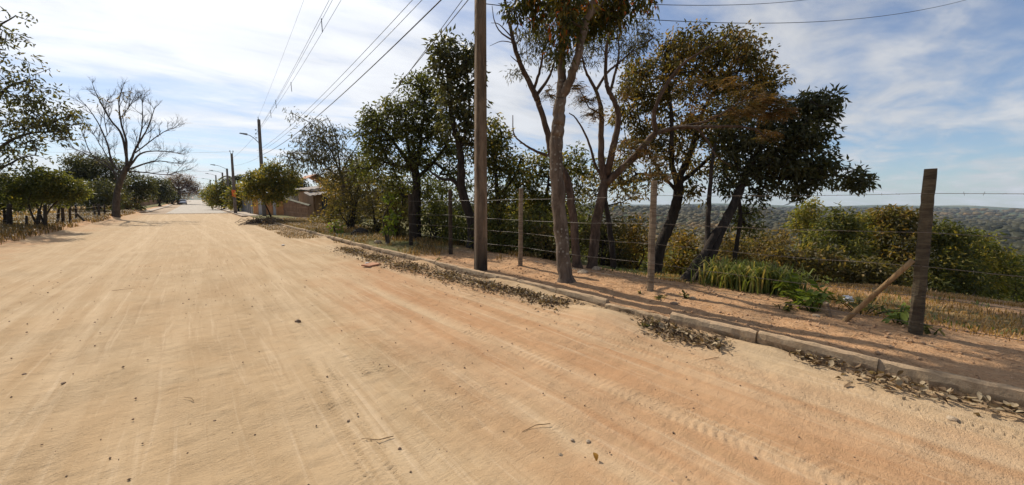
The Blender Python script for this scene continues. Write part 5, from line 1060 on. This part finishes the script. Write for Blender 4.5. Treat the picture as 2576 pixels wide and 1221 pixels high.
def scatter(x0, x1, y0, y1, n, f=None):
    x = rg.uniform(x0, x1, n); y = rg.uniform(y0, y1, n)
    if f is not None: k = f(x, y); x = x[k]; y = y[k]
    return np.stack([x, y, hg(x, y)-0.01], 1)
blades('dry_verge_grass', 'short dry brown grass along the kerb toward the houses', scatter(4.1, 7.2, 7.5, 34, 17000, lambda x, y: (x > kerbx(y)+.12) & (fbm(x, y, .8, 3)+.5*sstep(7, 14, y)-.15 > 0.02)), 0.17, 0.012, M['drygrass'], rg, 0.8, 'stuff', 'grass', tone=(0, .8))
blades('dry_road_edge_grass', 'flattened dry weeds in the gutter before the gate', (lambda a: np.stack([a[:, 0], a[:, 1], 0*a[:, 0]+.01], 1))(scatter(2.9, 4.15, 15, 33, 5200, lambda x, y: fbm(x, y, .6, 3)+.4*(x-3.6)-.05+.2*sstep(15, 24, y) > 0)), 0.10, 0.014, M['drygrass'], rg, 1.0, 'stuff', 'grass', tone=(0, .6))
blades('slope_grass', 'rough grass on the slope right of the thick end post', scatter(6.7, 13, -5, 5, 30000, lambda x, y: (fbm(x, y, .7, 3) > -.12) & (x > 6.6+.4*fbm(x, y, 1.2, 2))), 0.085, 0.009, M['drygrass'], rg, 1.0, 'stuff', 'grass', tone=(.3, 1))
blades('slope_weeds', 'green weeds mixed into the slope grass', scatter(6.9, 9.5, -5, 6, 3000, lambda x, y: (fbm(x, y, 1.1, 3) > .16)), 0.09, 0.014, M['grass'], rg, 1.0, 'stuff', 'grass', tone=(0, .5))
blades('left_bank_grass', 'dry grass on the bank along the left fence', scatter(-9, -4.75, 14, 62, 22000, lambda x, y: fbm(x, y, .6, 3)+.25*sstep(-4.7, -5.6, x) > .05), 0.24, 0.022, M['drygrass'], rg, 0.7, 'stuff', 'grass', tone=(0, .6))
blades('left_field_grass', 'yellow grass in the field behind the left fence', scatter(-45, -8.5, 20, 95, 20000), 0.40, 0.06, M['drygrass'], rg, 0.7, 'stuff', 'grass', tone=(.1, .9))
# straw and twigs lying on the bare verge
def flat_bits(n, pts, Lr, wr, mat, name, label, cat, tone=(0, 1), zoff=0.006):
    n = len(pts); a = rg.uniform(0, 6.28, n); d = np.stack([np.cos(a), np.sin(a), rg.normal(0, .12, n)], 1); s = np.stack([-np.sin(a), np.cos(a), rg.normal(0, .15, n)], 1)
    Ln = rg.uniform(*Lr, n)[:, None]; W = rg.uniform(*wr, n)[:, None]; p = np.asarray(pts)+np.array([0, 0, zoff])
    v = np.stack([p-d*Ln*.5-s*W*.5, p-d*Ln*.5+s*W*.5, p+d*Ln*.5+s*W*.3+np.array([0, 0, .006]), p+d*Ln*.5-s*W*.3+np.array([0, 0, .006])], 1).reshape(-1, 3); i = np.arange(n)*4
    o = fastmesh(name, v, np.stack([i, i+1, i+2, i+3], 1), mat, None, np.repeat(rg.uniform(*tone, n), 4)); return tag(o, label, cat, None, 'stuff')
flat_bits(0, scatter(4.5, 7.2, -3, 12, 14000, lambda x, y: (x > kerbx(y)+.1) & (fbm(x, y, 1.3, 3) > -.12)), (.04, .20), (.004, .011), M['straw'], 'straw_litter', 'straw and grass bits lying on the bare verge', 'straw')
# fallen leaves by the kerb
lmv = [leafmesh(M['litter'], c, w, 'leaf', v) for c, w, v in ((.25, .22, .1), (.15, .28, .35), (-.2, .2, .5), (.3, .25, .65), (-.1, .3, .85), (.1, .18, 1.0))]
def leaf_pile(label, spots, nparts, nrest, Ls, hgt, seed):
    r = np.random.RandomState(seed); c0 = spots[0]; t = thing('leaf_pile', label, 'leaf pile', (c0[0], c0[1], 0.02), 0, 'piles of dry leaves along the kerb')
    w = np.array([s[2]*s[3] for s in spots]); w = w/w.sum()
    def spot():
        s = spots[r.choice(len(spots), p=w)]; x = s[0]+r.normal(0, .45)*s[2]; y = s[1]+r.normal(0, .45)*s[3]; x = min(x, float(kerbx(y))-.03)
        e = math.exp(-((x-s[0])/s[2])**2-((y-s[1])/s[3])**2); return x, y, 0.025+hgt*e*r.rand()+.02*e
    for i in range(nparts):
        x, y, z = spot(); part_at('leaf', lmv[r.randint(6)], t, (x-c0[0], y-c0[1], z), (r.normal(0, .55), r.normal(0, .45), r.uniform(0, 6.28)), Ls*r.uniform(.6, 1.25))
    if nrest:
        pts = np.array([spot() for _ in range(nrest)]); d = unit(nrest, r)*np.array([1, 1, .35]); v, f = leaf_geo(pts, d, Ls*r.uniform(.6, 1.2, nrest), Ls*.5*r.uniform(.7, 1.1, nrest), r, .3)
        tag(fastmesh('small_leaves', v, f, M['litter'], t, np.repeat(r.uniform(0, 1, nrest), 4)), kind='stuff')
leaf_pile('dry leaf pile against the kerb nearest the right picture edge', [(4.50, .45, .22, .35), (4.60, .95, .16, .25), (4.55, .15, .12, .3)], 80, 160, .068, .04, 1)
leaf_pile('large dry leaf pile right of the sand ramp at the kerb', [(4.25, 2.15, .24, .32), (4.35, 2.55, .18, .3), (4.3, 1.8, .15, .2)], 90, 420, .072, .045, 2)
leaf_pile('long dry leaf drift left of the sand ramp at the kerb', [(4.15, 4.2, .3, .5), (4.2, 4.9, .25, .5), (4.05, 5.6, .3, .6)], 80, 900, .072, .045, 3)
leaf_pile('thin scattered leaf litter along the kerb before the concrete pole', [(3.95, 6.8, .4, .9), (3.8, 8.4, .45, 1.0), (3.7, 10.2, .4, 1.1), (3.65, 12.2, .35, 1.2)], 0, 2200, .075, .03, 4)
leaf_pile('few dry leaves in the corner at the kerb end right', [(4.62, -.45, .10, .25), (4.55, -.2, .1, .2)], 22, 30, .065, .03, 5)
def gutter(n):
    y = rg.uniform(-.6, 14, n); x = kerbx(y)-.04-np.abs(rg.normal(0, .22, n))*(1+.12*y); k = fbm(x, y, .7, 3)+.18*sstep(3, 7, y)+.02 > rg.uniform(-.1, .3, n); x, y = x[k], y[k]
    return np.stack([x, y, .022+.02*np.exp(-((x-kerbx(y))/.2)**2)], 1)
flat_bits(0, gutter(9000), (.012, .055), (.006, .022), M['litter'], 'leaf_crumbs', 'crushed leaf crumbs strewn along the gutter', 'leaf litter', (0, .8))
# heap of cut branches below the street tree
hp = thing('branch_heap', 'heap of cut dry branches at the foot of the trimmed street tree', 'brush heap', (3.7, 30.5, 0.02)); mb = MB()
for i in range(150):
    c = np.array([3.7+rg.normal(0, .55), 30.5+rg.normal(0, 1.1), 0.04]); a = rg.uniform(0, 6.28); l = rg.uniform(.5, 1.3); d = np.array([math.cos(a), math.sin(a), rg.uniform(-.1, .45)])*l; s = c-d*.4
    s[2] = abs(s[2])+.02; e = c+d*.5; e[2] = max(e[2], .03); mb.tube([s, (s+e)/2+rg.normal(0, .06, 3)+np.array([0, 0, .1]), e], [.018, .014, .006], 4)
tag(mb.build('branches', M['bark_grey'], hp), kind='stuff')
foliage('dry_leaves', hp, np.array([(3.7+rg.normal(0, .5), 30.5+rg.normal(0, 1.0), .22) for _ in range(60)]), 10, .25, (.16, .06), M['litter'], rg)['kind'] = 'stuff'

# ------------------------------------------------------------------ stones and rubbish
def rock(name, label, p, r, mat, seed, sq=(1, 1, .65), cat='stone', group=None):
    import bmesh
    rr_ = np.random.RandomState(seed); bm = bmesh.new(); bmesh.ops.create_icosphere(bm, subdivisions=2, radius=1.0)
    cuts = unit(7, rr_)
    for v in bm.verts:
        c = np.array(v.co); k = 1.0
        for n_ in cuts:
            h_ = c @ n_
            if h_ > .72: k = min(k, .72/h_)
        v.co = Vector(c*k*(1+rr_.normal(0, .03))*np.array(sq)*r)
    me = bpy.data.meshes.new(name); bm.to_mesh(me); bm.free(); me.materials.append(mat)
    o = bpy.data.objects.new(name, me); COL.objects.link(o); o.location = (p[0], p[1], p[2]+r*sq[2]*.30); o.rotation_euler = (0, 0, rr_.uniform(0, 6)); return tag(o, label, cat, group)
def rd(x, y): p = G(x, y, 0.0); return p
RK = [('tan stone lying alone in the middle of the road', 750, 810, .04, 'darkstone'), ('pale pebble, larger of two beside the yellow leaf', 1410, 1147, .02, 'stone'), ('pale pebble right of the larger pale one', 1480, 1112, .017, 'stone'), ('grey pebble left of its pale neighbour', 1439, 1108, .015, 'stone'), ('light stone near the bottom edge of the road', 1690, 1214, .018, 'stone'), ('dark pebble at the left bottom of the road', 1005, 1130, .013, 'darkstone'), ('dark pebble in the left foreground sand', 160, 965, .018, 'darkstone'), ('small dark pebble further left in the sand', 62, 943, .018, 'darkstone'), ('small dark pebble near the road centre', 540, 1060, .012, 'darkstone'), ('pale stone chip by the right kerb leaves', 2395, 1056, .035, 'stone'), ('dark stone chip right of the road centre', 877, 1060, .012, 'darkstone')]
for i, (lb, x, y, r, mt) in enumerate(RK): rock('stone', lb, rd(x, y), r, M[mt], 300+i)
for i, (lb, x, y, r) in enumerate((('flat pale rock right of the lichen-spotted trunk', 1466, 688, .12), ('round pale rock with stick beside the burnt trunks', 1500, 680, .12), ('brown block of stone lying on the verge grass', 950, 612, .13), ('small stone on the verge beside the stake', 2055, 797, .05), ('dark broken tile on the bare verge', 1697, 766, .06), ('small stone touching the seedling on the bare verge', 1742, 752, .05))):
    rock('rock', lb, gpx(x, y), r, M['stone'] if i not in (4,) else M['darkstone'], 330+i, (1.2, 1, .55 if i != 2 else .8), 'rock')
rock('boulder', 'dark boulder in the bushes behind the verge grass', gpx(905, 590), .32, M['bark_dark'], 341, (1.3, 1, .7), 'boulder')
mb = MB(); p = G(934, 668, .02); mb.box((-.20, -.12, 0), (.20, .12, .035), Matrix.Translation(Vector(p)) @ Matrix.Rotation(.5, 4, 'Z') @ Matrix.Rotation(.05, 4, 'X')); tag(mb.build('broken_tile', M['tile']), 'broken reddish tile lying on the leaf litter', 'tile')
def crumpled(name, label, p, s, seed, cat):
    import bmesh
    rr_ = np.random.RandomState(seed); bm = bmesh.new(); bmesh.ops.create_icosphere(bm, subdivisions=3, radius=1.0)
    for v in bm.verts:
        c = np.array(v.co); k = 1+.9*float(fbm(c[0]*2+seed, c[1]*2+c[2]*3, 1.1, 3)); v.co = Vector(c*k*np.array(s))
    me = bpy.data.meshes.new(name); bm.to_mesh(me); bm.free(); me.materials.append(M['white']); o = bpy.data.objects.new(name, me); COL.objects.link(o); o.location = (p[0], p[1], p[2]+s[2]*.8); return tag(o, label, cat)
bp = gpx(2130, 762); crumpled('plastic_bag', 'crumpled white plastic bag in the weeds behind the fence brace', bp, (.09, .07, .06), 5, 'bag')
crumpled('paper_scrap', 'white paper scrap on the left road edge before the gate', G(712, 618, .0)+np.array([0, 0, 0]), (.06, .05, .02), 6, 'litter')
crumpled('paper_scrap', 'white scrap beside the broken reddish tile', G(924, 664, .02), (.05, .04, .02), 7, 'litter')
# yellow leaf and twigs on the road
def one_leaf(x, y, s, mat, label, val=.8):
    o = bpy.data.objects.new('fallen_leaf', leafmesh(M[mat], .2, .32, 'fallen_leaf', val)); COL.objects.link(o); p = rd(x, y); o.location = (p[0], p[1], .012); o.scale = (s,)*3; o.rotation_euler = (.2, -.3, 1.0); tag(o, label, 'leaf')
one_leaf(1500, 1165, .055, 'leaf_olive', 'single yellow-brown leaf lying on the sand in the foreground', 1.0)
for i, (lb, x, y, l) in enumerate((('thin bent twig on the sand above the pale pebbles', 1350, 1080, .22), ('pale split twig in the foreground sand', 950, 1105, .2), ('dark twig lying across the left sand', 475, 1008, .14), ('thin twig on the sand near the kerb leaves', 1790, 905, .2), ('short dark stick on the road centre left', 312, 730, .28))):
    p = rd(x, y); mb = MB(); a = rg.uniform(0, 3); d = np.array([math.cos(a), math.sin(a), 0])*l/2; mb.tube([p-d+np.array([0, 0, .012]), p+rg.normal(0, .02, 3)*np.array([1, 1, 0])+np.array([0, 0, .02]), p+d+np.array([0, 0, .012])], [.003, .003, .0015], 5); tag(mb.build('twig', M['brace']), lb, 'twig')
# gravel strewn over the road
n = 3400; gx = rg.uniform(-4, 4.3, n); gy = rg.uniform(-.6, 13, n)**1.0; k = fbm(gx, gy, .5, 3)+.12 > rg.uniform(-.3, .4, n); gx = gx[k]; gy = gy[k]; n = len(gx); r = .0025+.010*rg.rand(n)**4
oct_ = np.array([(1, 0, 0), (0, 1, 0), (-1, 0, 0), (0, -1, 0), (0, 0, .8), (0, 0, -.8)]); of = np.array([(0, 1, 4), (1, 2, 4), (2, 3, 4), (3, 0, 4), (1, 0, 5), (2, 1, 5), (3, 2, 5), (0, 3, 5)])
v = (oct_[None]*rg.uniform(.6, 1.3, (n, 6, 1)))*r[:, None, None]+np.stack([gx, gy, .006+r*.4], 1)[:, None, :]; f = (of[None]+6*np.arange(n)[:, None, None]).reshape(-1, 3)
tag(fastmesh('gravel', v.reshape(-1, 3), f, M['darkstone']), 'fine dark gravel strewn over the sandy road', 'gravel', None, 'stuff')

n = 3800; gx = rg.uniform(4.4, 7.3, n); gy = rg.uniform(-2, 11, n); k = (gx > kerbx(gy)+.13) & (fbm(gx, gy, 1.1, 3)+.1 > rg.uniform(-.3, .4, n)); gx = gx[k]; gy = gy[k]; n = len(gx); r = .006+.022*rg.rand(n)**3
v = (oct_[None]*rg.uniform(.55, 1.3, (n, 6, 1)))*r[:, None, None]+np.stack([gx, gy, hg(gx, gy)+r*.35], 1)[:, None, :]; f = (of[None]+6*np.arange(n)[:, None, None]).reshape(-1, 3)
tag(fastmesh('earth_clods', v.reshape(-1, 3), f, M['clod']), 'crumbled earth clods on the bare verge', 'earth', None, 'stuff')

# ------------------------------------------------------------------ forest in the valley and on the hills, air
def far_forest():
    r = np.random.RandomState(99); V = []; F = []; A = []; n0 = 0
    n = 2600; az = np.radians(r.uniform(38, 125, n)); d = 36+(r.rand(n)**1.5)*230; x = d*np.sin(az); y = d*np.cos(az)
    keep = (x-(6.5+22*sstep(14, 42, y)) > 12); x, y, d = x[keep], y[keep], d[keep]; z = hg(x, y); n = len(x)
    h = r.uniform(2.2, 5.0, n); cr = h*r.uniform(.38, .6, n); per = 80; tone = r.uniform(.1, .9, n)
    idx = np.repeat(np.arange(n), per); N = len(idx); u = unit(N, r)*(r.rand(N)**.3)[:, None]; p = np.stack([x, y, z+h*.62], 1)[idx]+u*np.stack([cr, cr, h*.42], 1)[idx]
    v, f = leaf_geo(p, u+unit(N, r)*.8, .40*(h[idx]/3.5)*r.uniform(.7, 1.2, N), .26*(h[idx]/3.5), r, .2)
    tag(fastmesh('valley_wood', v, f, M['leaf_green'], None, np.repeat(np.clip(tone[idx]+r.normal(0, .1, N), 0, 1), 4)), 'green wooded slope falling away below the fence', 'woodland', None, 'stuff')
    n = 14000; az = np.radians(r.uniform(20, 118, n)); d = 220*(3300/220)**r.rand(n); x = d*np.sin(az); y = d*np.cos(az); keep = (x-(6.5+22*sstep(14, 42, y)) > 60); keep = keep & ((fbm(x, y, .0035, 2) < .24) | (d < 1100)); x, y, d = x[keep], y[keep], d[keep]; n = len(x); z = hg(x, y)
    s = (2.2+d*.0030)*r.uniform(.6, 1.7, n); t = (1+5**.5)/2
    ico = np.array([(-1, t, 0), (1, t, 0), (-1, -t, 0), (1, -t, 0), (0, -1, t), (0, 1, t), (0, -1, -t), (0, 1, -t), (t, 0, -1), (t, 0, 1), (-t, 0, -1), (-t, 0, 1)])/1.9
    fi = np.array([(0, 11, 5), (0, 5, 1), (0, 1, 7), (0, 7, 10), (0, 10, 11), (1, 5, 9), (5, 11, 4), (11, 10, 2), (10, 7, 6), (7, 1, 8), (3, 9, 4), (3, 4, 2), (3, 2, 6), (3, 6, 8), (3, 8, 9), (4, 9, 5), (2, 4, 11), (6, 2, 10), (8, 6, 7), (9, 8, 1)])
    v = ico[None]*r.uniform(.75, 1.2, (n, 12, 1))*np.stack([s, s, s*.55], 1)[:, None, :]+np.stack([x, y, z+s*.3], 1)[:, None, :]
    f = (fi[None]+12*np.arange(n)[:, None, None]).reshape(-1, 3)
    tag(fastmesh('hill_forest', v.reshape(-1, 3), f, M['leaf_scrub'], None, np.repeat(np.clip(.35+1.1*fbm(x, y, .004, 3)+r.normal(0, .12, n), 0, 1), 12), True), 'far hills covered in scrubby forest', 'forest', None, 'stuff')
far_forest()
def haze():
    mb = MB(); mb.box((-9000, -9000, -140), (9000, 9000, 160)); m = MT('air'); pv = m.n('ShaderNodeVolumePrincipled'); pv.inputs['Density'].default_value = 0.00008
    pv.inputs['Color'].default_value = (0.72, 0.84, 1.0, 1); pv.inputs['Anisotropy'].default_value = 0.0; m.l(pv.outputs[0], m.out.inputs['Volume'])
    o = mb.build('haze', m.m); tag(o, kind='stuff'); o['label'] = 'thin blue haze over the valley'
haze()
